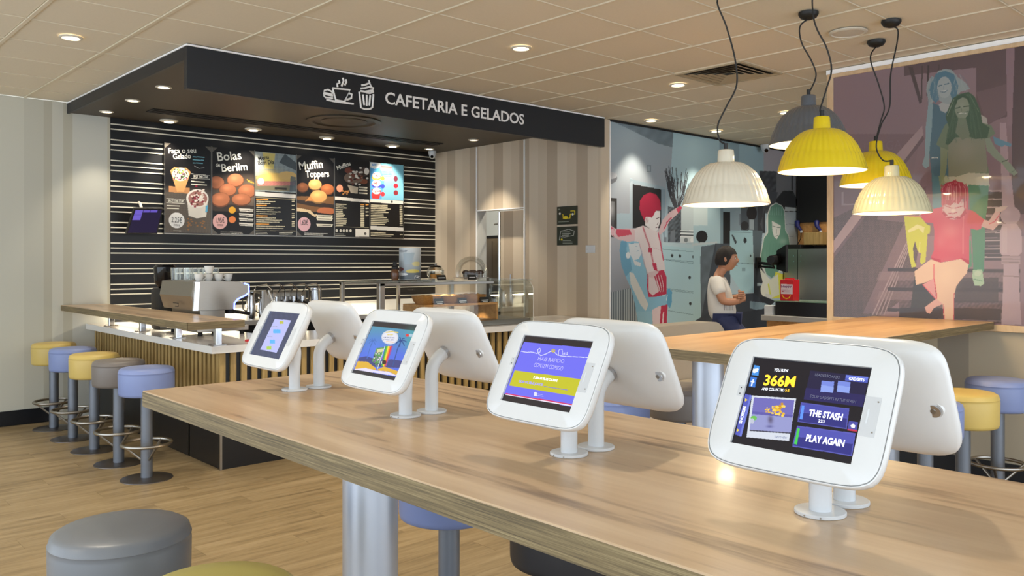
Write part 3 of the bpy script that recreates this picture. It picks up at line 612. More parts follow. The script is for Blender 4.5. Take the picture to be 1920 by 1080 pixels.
for k, (dx, dy) in enumerate(((-.04, -.06), (.03, -.08), (.09, -.02), (.0, .0), (.07, .05), (-.01, .07))):
    if mf is None:
        mf = thing('chocolate_muffin', 'chocolate muffin under the clear cake dome', 'muffin', (x+dx, Y_+dy, zt+.0175), 'muffins under the dome')
        obj('case', M().lathe([(0, 0), (.022, 0), (.032, .032), (.0, .032)], 18, (x+dx, Y_+dy, zt+.0175), rib=lambda a, r, z: r*(1+.05*math.sin(a*14))), K['chrome'], mf, True)
        obj('top', M().lathe([(.032, .032), (.036, .042), (.024, .06), (0, .066)], 18, (x+dx, Y_+dy, zt+.0175)), K['choc'], mf, True)
    else: dup(mf, (x+dx, Y_+dy, zt+.0175))
for k, x in enumerate((4.52, 4.87)):
    q = thing('price_card', ['small black card before the biscuit jar', 'small black card before the cake dome'][k], 'card', (x, Y_-.17, zt), 'black cards on top of the pastry case')
    obj('card', M().prism([(x-.05, Y_-.172, zt), (x+.05, Y_-.172, zt), (x+.05, Y_-.158, zt+.045), (x-.05, Y_-.158, zt+.045)], (0, .003, 0)), K['bandblk'], q)
    obj('print', M().box(x-.035, x+.035, Y_-.1695, Y_-.1672, zt+.018, zt+.023), K['whitel'], q)
# ================================================================== BAR TABLES
def bar_table(name, label, X0_, X1_, Y0_, Y1_, m, cols, rad, group='high bar tables'):
    t = thing(name, label, 'table', (X0_, Y1_, 0), group)
    obj('tabletop', M().bbox(X0_, X1_, Y0_, Y1_, 1.0, 1.05, .0015, 1), K[m], t)
    e = .0008; obj('plywood_edge', M().box(X0_-e, X0_, Y0_, Y1_, 1.001, 1.0465).box(X1_, X1_+e, Y0_, Y1_, 1.001, 1.0465).box(X0_, X1_, Y1_, Y1_+e, 1.001, 1.0465).box(X0_, X1_, Y0_-e, Y0_, 1.001, 1.0465), K['ply'], t)
    for cx, cy in cols:
        c = obj('column', M().cyl((cx, cy), rad, .0, 1.0, 48), mat('brushed_column', (190, 198, 212), .33, .6), t, True, 60)
        obj('base_plate', M().cyl((cx, cy), rad+.12, 0, .012, 40, .004), K['disc'], c, True)
    return t
bar_table('bar_table', 'long pale wood bar table carrying the tablets in the foreground', .907, 1.70, -.6, 2.675, 'top', [(1.31, 2.02), (1.31, .1)], .078)
bar_table('bar_table', 'long orange-toned wood bar table under the pendant lamps', 3.14, XP-.033, 1.91, 2.705, 'top2', [(3.40, 2.31), (5.4, 2.32)], .075)
# ================================================================== STOOLS
def stool(seatm, label, x, y, group, ring=True, rot=0):
    s = thing('bar_stool', label, 'stool', (0, 0, 0), group)
    obj('seat', M().lathe([(0, .56), (.160, .56), (.170, .565), (.174, .58), (.176, .70), (.1745, .7115), (.1765, .714), (.1745, .7165), (.170, .733), (.155, .742), (.10, .747), (0, .748)], 48), seatm, s, True, 60)
    obj('post', M().cyl((0, 0), .0375, .006, .56, 24), K['pole'], s, True)
    obj('base', M().lathe([(0, .012), (.04, .012), (.155, .007), (.163, .004), (.165, 0), (0, 0)], 40), K['disc'], s, True)
    if ring:
        fr = obj('footrest', M().tube([(.155*math.cos(a), .155*math.sin(a), .235) for a in np.linspace(0, 2*PI, 37)[:-1]], .011, 10, closed=True), K['steel'], s, True)
        for k in range(3):
            a = k*2*PI/3+.5; obj('strut', M().tube([(.15*math.cos(a), .15*math.sin(a), .232), (.036*math.cos(a), .036*math.sin(a), .13)], .008, 8), K['steel'], fr, True)
    s.location = (x, y, 0); s.rotation_euler = (0, 0, rot); return s
st = stool(K['blue'], 'blue vinyl bar stool nearest the camera in the row along the slatted counter', 1.978, 5.757, 'stools along the slatted counter', rot=2.2)
SM = K['blue']
for k, (m, lb) in enumerate(((K['grey'], 'taupe vinyl bar stool between the blue and yellow ones at the slatted counter'), (K['yellow'], 'yellow vinyl bar stool in the middle of the row at the slatted counter'), (K['blue'], 'blue vinyl bar stool second from the striped wall at the slatted counter'), (K['yellow'], 'yellow vinyl bar stool farthest back, against the striped wall'))):
    c = dup(st, (1.978, 5.757+.568*(k+1), 0), rotz=2.2, swap={SM: m}); c['label'] = lb
T1 = 'stools around the foreground bar table'; T2 = 'stools around the bar table under the lamps'
for m, lb, x, y, g in ((K['slate'], 'slate grey bar stool with piped seat in the left foreground', .742, 2.35, T1), (K['olive'], 'olive yellow bar stool cut off by the bottom edge of the picture', .755, 1.775, T1),
    (K['blue'], 'blue bar stool under the foreground table, behind its column', 1.815, 2.30, T1), (K['dark'], 'charcoal bar stool under the foreground table, right of the blue one', 1.80, 1.71, T1),
    (K['yellow'], 'yellow bar stool at the near side of the lamp-lit table', 4.87, 1.68, T2), (K['blue'], 'blue bar stool nearest the glazed mural at the lamp-lit table', 5.55, 1.72, T2), (K['blue'], 'blue bar stool at the lamp-lit table, left of the yellow one', 4.41, 1.70, T2),
    (K['blue'], 'blue bar stool at the far side of the lamp-lit table, left of its column', 3.40, 2.88, T2), (K['grey'], 'taupe bar stool at the far side of the lamp-lit table, beside its column', 3.93, 2.86, T2)):
    c = dup(st, (x, y, 0), rotz=random.random()*2, swap={SM: m}); c['label'] = lb; c['group'] = g
# ================================================================== PENDANT LAMPS
def pendant(px, d, z, m, label, rim=.225, top=None, cordpx=(), canopy_px=None):
    p = CAM+(FWD+RGT*((px-960)/FPX))*d; x, y = p[0], p[1]
    L = thing('pendant_lamp', label, 'pendant lamp', (x, y, z), 'fluted dome pendant lamps over the bar table')
    n = 40
    def rib(a, r, zz): return r*(1+(.024 if .012 < zz < .275 and r > .03 else 0)*(abs(math.sin(a*n/2))-.5))
    prof = [(.222, 0), (.226, .004), (.224, .012), (.212, .045), (.200, .083), (.194, .088), (.192, .096), (.178, .128), (.152, .168), (.118, .200), (.09, .216), (.082, .219), (.044, .223), (.043, .232), (.041, .285), (.036, .290), (0, .291)]
    obj('shade', M().lathe(prof, 240, (x, y, z), rib=rib), m, L, True, 50)
    obj('lining', M().lathe([(.221, .001), (.205, .05), (.186, .095), (.16, .14), (.11, .19), (.04, .212), (0, .214)], 48, (x, y, z)), K['lining'], L, True)
    obj('bulb', M().lathe([(0, .07), (.03, .08), (.045, .11), (.035, .15), (.018, .17), (.018, .21)], 20, (x, y, z)), K['bulb'], L, True)
    obj('cable_grip', M().cyl((x, y), .011, z+.29, z+.325, 12), K['cord'], L)
    pts = [np.array([x, y, z+.32])]
    for cpx, cpy, dd in cordpx: pts.append(onD(cpx, cpy, d+dd))
    e = canopy_px
    cp = onZ(e[0], e[1], CE) if len(e) == 2 else np.array(e[:2]+(CE,))
    pts.append(np.array([cp[0], cp[1], CE-.035]))
    # Catmull-Rom through the points
    Q = [pts[0]]+pts+[pts[-1]]; out = []
    for i in range(1, len(Q)-2):
        for q in np.linspace(0, 1, 9)[:-1]:
            a, b, c_, d_ = Q[i-1], Q[i], Q[i+1], Q[i+2]
            out.append(.5*((2*b)+(-a+c_)*q+(2*a-5*b+4*c_-d_)*q*q+(-a+3*b-3*c_+d_)*q**3))
    out.append(pts[-1])
    obj('cord', M().tube(out, .0045, 8), K['cord'], L, True)
    obj('ceiling_rose', M().lathe([(.058, 0), (.057, -.012), (.045, -.03), (.02, -.040), (0, -.042)], 28, (cp[0], cp[1], CE)), K['cord'], L, True)
    pl = bpy.data.lights.new('bulb_light', 'POINT'); pl.energy = 9; pl.color = (1, .78, .5); pl.shadow_soft_size = .045
    o = bpy.data.objects.new('bulb_light', pl); COL.objects.link(o); o.location = (x, y, z+.05); return L
def onD(px, py, d): return CAM+ray(px, py)*d
pendant(1361, 4.40, 1.747, K['lampw'], 'ivory fluted pendant lamp hanging leftmost, in front of the kitchen mural', cordpx=[(1349, 262, 0), (1346, 235, 0), (1362, 200, 0), (1381, 160, .0), (1378, 110, 0), (1362, 50, 0), (1345, 0, 0)], canopy_px=(3.86, 2.46, 0))
pendant(1541, 4.42, 1.925, K['lampy'], 'bright yellow fluted pendant lamp in front of the grey one', cordpx=[(1538, 205, 0), (1550, 165, 0), (1559, 130, 0), (1550, 90, 0), (1532, 55, 0), (1525, 30, 0), (1523, 0, 0)], canopy_px=(4.14, 2.16, 0))
pendant(1516, 4.91, 2.135, K['lampg'], 'dark grey fluted pendant lamp half hidden behind the yellow one', cordpx=[(1519, 170, 0), (1530, 142, 0), (1522, 115, 0), (1503, 80, 0), (1500, 50, 0)], canopy_px=(1516, 24))
pendant(1642, 5.50, 1.950, K['lampy'], 'yellow fluted pendant lamp behind the cream one by the glazed mural', cordpx=[(1642, 262, 0), (1652, 225, 0), (1658, 200, 0), (1648, 160, 0), (1632, 110, 0)], canopy_px=(1643, 77))
pendant(1672, 5.08, 1.742, K['lampc'], 'cream fluted pendant lamp hanging lowest at the right', cordpx=[(1655, 300, 0), (1643, 275, 0), (1652, 235, 0), (1668, 200, 0), (1670, 140, 0), (1682, 80, 0), (1683, 55, 0)], canopy_px=(1671, 39))
# ================================================================== TABLETS
TH = math.radians(27.3)
def tablet(dx, label, x, y, flip, art=None, group='white tablet stands on the bar table'):
    t = thing('tablet_stand', label, 'tablet', (0, 0, 0), group)
    C_ = np.array([-dx, 0, .178]); nn = np.array([-math.cos(TH), 0, math.sin(TH)]); aa = np.array([0, -1., 0]); bb = np.array([math.sin(TH), 0, math.cos(TH)])
    def pt(a, b, n): return C_+aa*a+bb*b+nn*n
    angs = sorted(set(list(np.linspace(0, 2*PI, 97)[:-1])+[math.atan2(s1*.074, s2*.0985) % (2*PI) for s1 in (1, -1) for s2 in (1, -1)]))
    def outl(k, q=6.5):
        o = []
        for g in angs:
            c, s = math.cos(g), math.sin(g); r = (abs(c/.1435)**q+abs(s/.1095)**q)**(-1/q); o.append((r*c*k, r*s*k))
        return o
    def rect():
        o = []
        for g in angs:
            c, s = math.cos(g), math.sin(g); r = min(.0985/abs(c) if abs(c) > 1e-9 else 9, .074/abs(s) if abs(s) > 1e-9 else 9); o.append((r*c, r*s))
        return o
    def loft(rings, cap=None):
        m = M(); N_ = len(angs); v = []; f = []
        for (ol, n) in rings: v += [pt(a, b, n) for a, b in ol]
        for k in range(len(rings)-1):
            for i in range(N_): j = (i+1) % N_; f.append((k*N_+i, k*N_+j, (k+1)*N_+j, (k+1)*N_+i))
        if cap: f.append(tuple((len(rings)-1)*N_+i for i in range(N_)))
        return m.add(v, f)
    rc = rect()
    obj('bezel', loft([(rc, -.005), (rc, 0), (outl(.962), 0), (outl(.969), -.0008), (outl(.971), -.006)]), K['white'], t, True, 40)
    sh = obj('shell', loft([(outl(.96), -.0055), (outl(.980), -.0055), (outl(.981), -.0008), (outl(.992), -.0014), (outl(1), -.005), (outl(.998), -.013), (outl(.975), -.019), (outl(.90, 4), -.028), (outl(.74, 3.4), -.038), (outl(.45, 3), -.045), (outl(.2, 2.5), -.047)], True), K['white'], t, True, 50)
    def bx(a0, a1, b0, b1, n0, n1):
        m = M(); v = [pt(a, b, n) for n in (n0, n1) for a, b in ((a0, b0), (a1, b0), (a1, b1), (a0, b1))]
        return m.add(v, [(0, 3, 2, 1), (4, 5, 6, 7), (0, 1, 5, 4), (1, 2, 6, 5), (2, 3, 7, 6), (3, 0, 4, 7)])
    obj('button_cover', bx(.0995, .1225, -.031, .029, -.001, .0004), K['plate'], t)
    obj('cover_latch', bx(.106, .1085, -.012, .010, .0004, .0009), K['whitep'], t)
    obj('cover_screw', M().tube([pt(.1185, .022, .0003), pt(.1185, .022, .0009)], .0012, 8).tube([pt(.1185, -.024, .0003), pt(.1185, -.024, .0009)], .0012, 8), K['steel'], t)
    obj('camera_notch', bx(-.1095, -.0995, .004, .022, -.001, .0004), K['plate'], t)
    m = M()
    for b in (.008, .018): m.tube([pt(-.104, b, .0002), pt(-.104, b, .0007)], .0011, 8)
    obj('notch_dot', m, K['blackm'], t)
    la = -.118; lb = obj('lock_boss', M().tube([pt(la, -.004, -.016), pt(la, -.004, -.030)], [.0165, .0145], 24), K['white'], t, True)
    lk = obj('lock', M().tube([pt(la, -.004, -.029), pt(la, -.004, -.034)], .0115, 20), K['chrome'], t, True)
    obj('keyhole', M().tube([pt(la, -.004, -.0335), pt(la, -.004, -.0348)], .0045, 12), K['steel'], lk)
    m = M(); arc = [pt(la+.030+.012*math.cos(q)*0-.008*math.cos(q), .046*math.sin(q), -.029-.003*math.cos(q)) for q in np.linspace(-1.3, 1.3, 15)]
    obj('grip_ridge', m.tube(arc, .0022, 6), K['white'], t, True)
    # pole
    E_ = C_-nn*.046; P0 = np.array([0, 0, .055]); P1 = np.array([0, 0, .055+.055]); P2 = E_-nn*(.05 if dx < .08 else .06); pts = [(0, 0, .004)]
    for q in np.linspace(0, 1, 14): pts.append(P0*(1-q)**3+3*P1*q*(1-q)**2+3*P2*q*q*(1-q)+(E_-nn*.008)*q**3)
    obj('pole', M().tube(pts, .0172, 32), K['whitep'], t, True, 60)
    obj('collar', M().tube([E_-nn*.010, E_+nn*.004], .0182, 32), K['chrome'], t, True)
    fl_ = obj('flange', M().cyl((0, 0), .0395, 0, .006, 48, .001), K['whitep'], t, True)
    obj('flange_screw', M().tube([(-.0385, .006, .003), (-.0402, .006, .003)], .0014, 8).tube([(-.034, -.018, .003), (-.0365, -.0192, .003)], .0014, 8), K['steel'], fl_)
    if art is None: obj('screen', bx(-.0984, .0984, -.0739, .0739, -.006, -.0045), K['screenoff'], t)
    else:
        c3 = [pt(-.0985, .074, -.0045), pt(.0985, .074, -.0045), pt(.0985, -.074, -.0045), pt(-.0985, -.074, -.0045)]
        art(c3, t)
    t.location = (x, y, 1.0502)
    if flip: t.rotation_euler = (0, 0, PI)
    return t
WH = emit('screen_white', (240, 244, 255), .9); WH2 = emit('screen_grey', (90, 92, 110), .6); YL = emit('screen_gold', (252, 190, 40), .9); DKT = emit('screen_ink', (70, 80, 120), .5); WOB = K['whitel']
def art4(c3, t):   # game menu screen, coordinates from the zoom of the nearest tablet
    A = Art(c3, [(277, 190), (887, 240), (770, 745), (155, 635)], 380, 290, (17, 15, 30)).at(0, 0, 1)
    A.poly([(562, 255), (862, 282), (828, 442), (528, 405)], (30, 27, 66)).poly([(538, 345), (845, 380), (828, 442), (526, 405)], (38, 34, 92))
    A.poly([(745, 275), (860, 286), (855, 316), (740, 304)], (106, 124, 222)).poly([(743, 290), (858, 302), (855, 316), (740, 304)], (78, 92, 190))
    for x in (648, 732):
        A.poly([(x-28, 306), (x+36, 312), (x+28, 370), (x-36, 364)], (120, 140, 224)).poly([(x-31, 330), (x+34, 338), (x+28, 370), (x-36, 364)], (142, 164, 236))
    A.poly([(512, 420), (760, 450), (745, 558), (492, 522)], (86, 88, 178)).poly([(517, 426), (755, 455), (748, 498), (508, 470)], (74, 78, 172)).poly([(506, 472), (747, 502), (741, 552), (498, 518)], (44, 46, 128))
    A.poly([(516, 436), (530, 438), (518, 510), (503, 508)], (96, 150, 250))
    A.poly([(490, 542), (790, 578), (770, 698), (464, 650)], (90, 92, 186)).poly([(495, 548), (784, 584), (776, 632), (484, 596)], (80, 84, 180)).poly([(483, 598), (775, 634), (765, 692), (470, 645)], (46, 48, 134))
    A.poly([(492, 556), (504, 558), (488, 640), (474, 636)], (70, 210, 80))
    A.poly([(757, 515), (803, 521), (796, 570), (748, 563)], (74, 78, 168)).poly([(750, 556), (798, 562), (796, 570), (748, 563)], (206, 50, 80))
    A.poly([(778, 528), (793, 543), (788, 543), (786, 552), (767, 549), (768, 541), (762, 540)], (244, 246, 255))
    A.poly([(275, 230), (303, 236), (296, 286), (262, 282)], (70, 150, 232)).poly([(258, 290), (288, 296), (278, 346), (246, 342)], (56, 120, 214))
    A.poly([(229, 380), (262, 390), (206, 602), (174, 590)], (84, 92, 190)).poly([(252, 384), (262, 390), (206, 602), (196, 600)], (110, 124, 216))
    A.poly([(228, 404), (240, 412), (226, 420)], (250, 220, 40)).poly([(184, 560), (196, 568), (182, 578)], (250, 220, 40))
    A.ell(283, 258, 12, 9, (240, 248, 255)).poly([(270, 248), (282, 254), (290, 246), (298, 250), (292, 266), (276, 272), (266, 268)], (240, 248, 255))
    A.poly([(268, 303), (274, 304), (270, 314), (276, 316), (274, 322), (268, 321), (264, 340), (257, 339), (261, 320), (256, 319), (258, 312), (263, 313)], (240, 248, 255))
    A.poly([(262, 388), (487, 402), (448, 622), (232, 604)], (214, 220, 232)).poly([(272, 398), (478, 410), (458, 580), (248, 568)], (112, 108, 186)).poly([(262, 470), (468, 490), (458, 578), (248, 566)], (150, 154, 206)).poly([(262, 470), (470, 488), (468, 500), (260, 484)], (96, 92, 172))
    A.poly([(250, 566), (458, 578), (458, 584), (248, 572)], (60, 60, 80))
    for _ in range(60):
        q = random.random(); A.ell(330+95*q+random.uniform(-10, 10), 462+random.uniform(-22, 22)*(.5+q), 3+4*q, 3+4*q, random.choice([(236, 186, 50), (250, 214, 90), (206, 146, 30)]))
    A.ell(270, 505, 16, 12, (110, 190, 90)).ell(262, 520, 10, 14, (190, 196, 214)).ell(355, 512, 14, 22, (60, 48, 70), .6, 1).ell(350, 548, 18, 7, (70, 70, 130), .6, 1)
    A.build('screen', PR['screen'], t)
    T_ = lambda s, p0, p1, h, m=WH, b=.01: A.text(s, p0, p1, h, m, t, bold=b)
    T_('YOU FLEW', (377, 262), (449, 267), 15); T_('AND COLLECTED', (314, 360), (428, 366), 13); T_('55', (432, 366), (454, 368), 14, YL)
    A.text('366M', (322, 334), (480, 342), 54, YL, t, bold=.03)
    T_('LEADERBOARDS', (586, 284), (712, 298), 15, WH2, 0); T_('GADGETS', (760, 302), (840, 310), 15); T_('EQUIP GADGETS IN THE STASH', (560, 396), (794, 424), 15, WH2, 0)
    T_('THE STASH', (550, 490), (722, 514), 34, WH, .03); T_('223', (600, 524), (632, 528), 15); T_('PLAY AGAIN', (534, 622), (730, 650), 36, WH, .03); T_('TAP TO VIEW', (374, 606), (438, 612), 11, DKT, .01)
    T_('MISSIONS', (220, 446), (196, 534), -16, WH, .02)
def art3(c3, t):
    A = Art(c3, [(395, 228), (845, 262), (695, 722), (245, 650)], 260, 200, (40, 34, 40)).at(0, 0, 1)
    A.poly([(386, 268), (836, 305), (704, 680), (262, 605)], (112, 112, 240)).poly([(328, 452), (758, 502), (724, 612), (292, 552)], (196, 194, 40))
    A.poly([(272, 600), (712, 664), (710, 672), (268, 607)], (214, 40, 90)).poly([(270, 607), (711, 671), (709, 677), (268, 612)], (240, 230, 250))
    A.line([(370, 330), (400, 336), (440, 333), (470, 342), (490, 335), (497, 316), (488, 308), (476, 318), (480, 340), (496, 356), (530, 344), (555, 330), (572, 322), (590, 336), (606, 350), (640, 356), (700, 358), (810, 362)], 4, (226, 228, 255))
    A.line([(612, 346), (612, 322), (620, 312), (634, 312), (638, 330), (638, 348)], 3, (226, 228, 255)).line([(644, 340), (652, 334), (650, 346), (644, 346)], 3, (226, 228, 255)).line([(662, 334), (658, 346), (670, 344), (668, 330)], 3, (226, 228, 255))
    for q in range(8): A.ell(578+9*math.cos(q*.8), 323+8*math.sin(q*.8), 5, 4, (196, 180, 60))
    A.poly([(455, 592), (465, 588), (475, 595), (474, 616), (455, 614)], (226, 228, 255)).dashes(478, 602, 524, 612, 2, (200, 204, 250), .1, 2)
    A.dashes(520, 552, 700, 552, 1, (120, 120, 210), .13, 4)
    A.build('screen', PR['screen'], t); g1 = emit('screen_lilac', (150, 146, 190), .8)
    A.text('MAIS RAPIDO', (478, 388), (648, 402), 24, g1, t); A.text('CONTEM COMIGO', (452, 428), (640, 450), 26, g1, t)
    A.text('E SEM AS FILAS CALMAS', (452, 504), (606, 522), 14, WH, t, bold=.02); A.text('COM OS SEUS JOGOS', (356, 530), (512, 550), 14, emit('screen_violet', (110, 104, 214), .9), t, bold=.02)
def art2(c3, t):
    A = Art(c3, [(318, 180), (696, 214), (498, 692), (128, 622)], 220, 170, (46, 44, 52)).at(0, 0, 1)
    A.vgrad([(304, 222), (680, 262), (512, 655), (142, 590)], (86, 150, 176), (84, 112, 224), 230, 480)
    A.ell(640, 350, 60, 120, (70, 170, 150), .7, 1).ell(330, 420, 90, 110, (90, 130, 240), .6, 1).ell(560, 330, 80, 60, (84, 150, 180), .5, 1)
    A.poly([(190, 490), (250, 478), (320, 500), (400, 520), (460, 505), (560, 520), (548, 580), (170, 560)], (66, 72, 132))
    for bx_, by_, s in ((545, 350, 1), (305, 350, .7)):
        A.line([(bx_, by_), (bx_-30*s, by_+70*s), (bx_-70*s, by_+210*s)], 8*s, (52, 84, 150) if s == 1 else (70, 112, 190))
        for q in range(7):
            a = q*.9; A.line([(bx_, by_), (bx_+28*s*math.cos(a), by_+24*s*math.sin(a)-6), (bx_+48*s*math.cos(a), by_+40*s*math.sin(a)+6)], 8*s, (40, 74, 140) if s == 1 else (70, 112, 190))
    A.ell(452, 318, 72, 60, (210, 214, 226)).ell(452, 318, 62, 50, (226, 226, 236)).line([(420, 275), (470, 268), (520, 276)], 10, (222, 200, 90)).line([(432, 296), (476, 296)], 7, (222, 206, 120)).line([(420, 352), (480, 360)], 5, (240, 190, 150))
    A.ell(600, 300, 14, 12, (224, 60, 60)).rect(616, 288, 648, 312, (170, 196, 214))
    A.poly([(335, 410), (405, 400), (345, 575), (300, 520)], (96, 150, 96), 1, .2, .3).poly([(345, 420), (398, 412), (388, 440), (338, 452)], (214, 210, 160))
    for _ in range(40): A.ell(random.uniform(310, 390), random.uniform(440, 560), 6, 6, random.choice([(140, 90, 170), (80, 140, 70), (220, 220, 220), (60, 60, 90)]))
    for k, c in enumerate([(60, 150, 90), (110, 190, 60), (240, 220, 60), (240, 150, 50), (226, 60, 60), (150, 80, 160)]): A.poly([(412+k*11, 392), (424+k*11, 392), (384+k*7, 565), (376+k*7, 565)], c)
    A.line([(408, 395), (345, 585)], 4, (226, 240, 240)).ell(402, 530, 18, 18, (60, 40, 40))
    A.poly([(178, 520), (260, 525), (330, 580), (335, 596), (240, 580), (150, 588)], (222, 176, 60)).poly([(345, 590), (400, 566), (530, 610), (520, 648), (440, 610), (345, 600)], (222, 176, 60)).poly([(150, 588), (240, 578), (335, 600), (440, 612), (520, 650), (400, 632), (150, 592)], (226, 220, 250))
    A.build('screen', PR['screen'], t)
    A.text('UM DIA DE SOL', (400, 324), (494, 328), 9, DKT, t, bold=.02); A.text('E PASSA BEM', (398, 344), (484, 346), 9, DKT, t, bold=.02)
def art1(c3, t):
    A = Art(c3, [(300, 200), (586, 234), (378, 670), (104, 624)], 170, 140, (58, 66, 100)).at(0, 0, 1)
    A.poly([(300, 200), (586, 234), (378, 670), (104, 624)], (64, 72, 104), 1, .12, .25)
    A.poly([(340, 278), (492, 296), (348, 606), (198, 576)], (186, 190, 244)).rect(384, 300, 420, 328, (190, 190, 70)).rect(322, 382, 390, 420, (90, 180, 244)).rect(288, 482, 336, 518, (90, 180, 244)).rect(258, 544, 302, 576, (170, 206, 80))
    A.dashes(318, 350, 378, 356, 1, (150, 150, 180), .1, 4).dashes(266, 450, 324, 452, 1, (150, 150, 180), .1, 4)
    A.build('screen', PR['screen'], t)
YS = (2.365, 1.774, 1.193, .6445)
FL = ['tablet with small portrait app screen, farthest pair, facing the camera', 'tablet showing palm trees and open book, second pair from the counter', 'tablet with violet and yellow screen, third pair along the table', 'nearest tablet, showing a game menu with 366M score']
BL = ['tablet turned away, back of the farthest pair by the counter', 'tablet turned away, behind the palm tree screen', 'tablet turned away, behind the violet and yellow screen', 'nearest tablet turned away, behind the game menu screen']
for k in range(4):
    tablet(.069, FL[k], 1.257, YS[k], False, (art1, art2, art3, art4)[k])
    tablet(.088, BL[k], 1.343, YS[k]+.002, True)
# ================================================================== CANOPY SIGN
PXs = lambda px, py: onY(px, py, YM-.0502)
a = PXs(722, 196); b = PXs(982, 196); zb_ = 2.712
text('lettering', 'CAFETARIA E GELADOS', (a[0], YM-.051, zb_), np.array([1., 0, 0]), np.array([0, 0, 1.]), .098, b[0]-a[0], K['whitel'], c_ := bpy.data.objects['canopy'], bold=.014, depth=.004)
def stroke(name, lines, r, par=c_):
    m = M()
    for L_ in lines: m.tube([PXs(*p) for p in L_], r, 6)
    obj(name, m, K['whitel'], par)
cv = lambda x, y: (560+x/3, 80+y/3)
stroke('cup_sign', [[cv(*p) for p in q] for q in ([(190, 258), (208, 322), (258, 332), (288, 266), (190, 256)], [(284, 286), (298, 290), (296, 312), (268, 322)], [(155, 320), (200, 330), (308, 345)], [(218, 250), (216, 232), (230, 226), (226, 212)], [(240, 246), (246, 230), (252, 216), (248, 198)], [(258, 240), (268, 222), (264, 206)])], .0085)
stroke('bread_sign', [[cv(*p) for p in q] for q in ([(145, 268), (165, 264), (186, 276), (192, 286)], [(145, 268), (138, 280), (190, 292)], [(138, 288), (192, 300)], [(140, 296), (150, 308), (192, 312)])], .007)
stroke('ice_cream_sign', [[cv(*p) for p in q] for q in ([(340, 276), (350, 366), (370, 374), (400, 374), (414, 364), (420, 290)], [(360, 292), (368, 352)], [(382, 294), (382, 356)], [(402, 296), (396, 354)], [(352, 240), (370, 238), (400, 226), (392, 212)], [(348, 258), (372, 256), (408, 244), (396, 228)], [(346, 272), (372, 276), (418, 268), (420, 256), (400, 250)], [(376, 280), (400, 284), (420, 276)])], .0085)
# ================================================================== MENU BOARDS
q4 = lambda x, y: (180+x/4.5, 240+y/4.5); q5 = lambda x, y: (470+x/4.694, 250+y/4.694)
BD = [([(580, 140), (970, 175), (970, 890), (572, 890)], q4), ([(980, 175), (1335, 205), (1335, 900), (978, 890)], q4), ([(38, 160), (400, 190), (395, 905), (42, 895)], q5), ([(405, 205), (732, 230), (732, 912), (400, 905)], q5), ([(740, 235), (1045, 258), (1045, 918), (738, 912)], q5), ([(1050, 255), (1345, 282), (1337, 920), (1052, 918)], q5)]
BLb = ['menu board Faça o seu Gelado with ice cream cone and cup', 'menu board Bolas de Berlim with sugared dough balls', 'menu board Menu Bom Dia with sandwich photo over price list', 'menu board Muffin Toppers with scoops on a plate', 'menu board Muffins with dessert photo over price list', 'menu board with light blue poster over price list']
def food(A, cx, cy, rx, ry, col):
    A.ell(cx, cy, rx, ry, tuple(v*.62 for v in col)); A.ell(cx, cy-ry*.08, rx*.93, ry*.88, col); A.ell(cx-rx*.15, cy-ry*.3, rx*.5, ry*.42, tuple(min(255, v*1.22+10) for v in col), .8, 1)
WT = mat('white_print', (240, 238, 226), .5); GY = mat('grey_print', (60, 60, 62), .5)
def b1(A, p):
    A.poly([(572, 520), (970, 520), (970, 890), (572, 890)], (92, 84, 76), 1, .10, .5).vgrad([(572, 470), (970, 470), (970, 560), (572, 560)], (16, 14, 14), (92, 84, 76), 470, 560)
    A.line([(830, 330), (870, 350), (915, 345)], 3, (200, 206, 206)).dashes(820, 255, 948, 305, 3, (126, 190, 206), .04, 7)
    A.poly([(612, 498), (790, 512), (790, 560), (612, 548)], (196, 140, 92)).poly([(625, 370), (800, 380), (740, 545), (682, 545)], (224, 166, 106)).poly([(625, 370), (660, 340), (712, 350), (760, 345), (800, 380), (770, 440), (660, 440)], (206, 146, 90))
    A.ell(712, 400, 70, 55, (238, 228, 214)); [A.ell(random.uniform(655, 770), random.uniform(355, 450), 6, 6, random.choice([(60, 40, 40), (230, 90, 140), (90, 150, 80), (240, 200, 80), (90, 70, 60)])) for _ in range(60)]
    A.poly([(765, 590), (945, 600), (930, 750), (850, 765), (780, 745)], (226, 220, 210)).ell(855, 600, 95, 78, (240, 234, 226)).ell(858, 600, 80, 64, (170, 120, 110))
    for _ in range(70): A.ell(858+random.gauss(0, 32), 600+random.gauss(0, 30), 10, 7, random.choice([(244, 236, 228), (150, 40, 60), (90, 40, 40), (240, 226, 214)]))
    A.poly([(925, 660), (945, 650), (940, 710), (922, 715)], (90, 170, 210)).ell(676, 785, 68, 66, (240, 240, 240)).line([(805, 395), (960, 408)], 3, (230, 226, 214)).line([(805, 432), (960, 438)], 3, (230, 226, 214)).line([(590, 600), (750, 612)], 3, (230, 226, 214)).line([(590, 638), (750, 642)], 3, (230, 226, 214))
    A.dashes(805, 456, 955, 480, 2, (236, 232, 214), .06, 8).dashes(595, 662, 745, 684, 2, (236, 232, 214), .03, 8).dashes(650, 872, 730, 876, 1, (230, 226, 214), .02, 4)
    for _ in range(20): A.ell(random.uniform(770, 930), random.uniform(770, 860), 9, 6, (150, 104, 60))
    A.text('Faça o seu', (612, 228), (846, 222), 46, WT, p, bold=.012).rotation_euler = (0, 0, 0); A.text('Gelado', (652, 275), (802, 268), 44, WT, p, bold=.012)
    A.text('2,25€', (630, 800), (722, 806), 46, GY, p); A.text('DESDE', (650, 832), (704, 836), 18, GY, p); A.text('SPOT THE CONE', (822, 424), (945, 430), 20, WT, p, bold=.02); A.text('SPOT THE CUP', (604, 630), (735, 634), 20, WT, p, bold=.02)
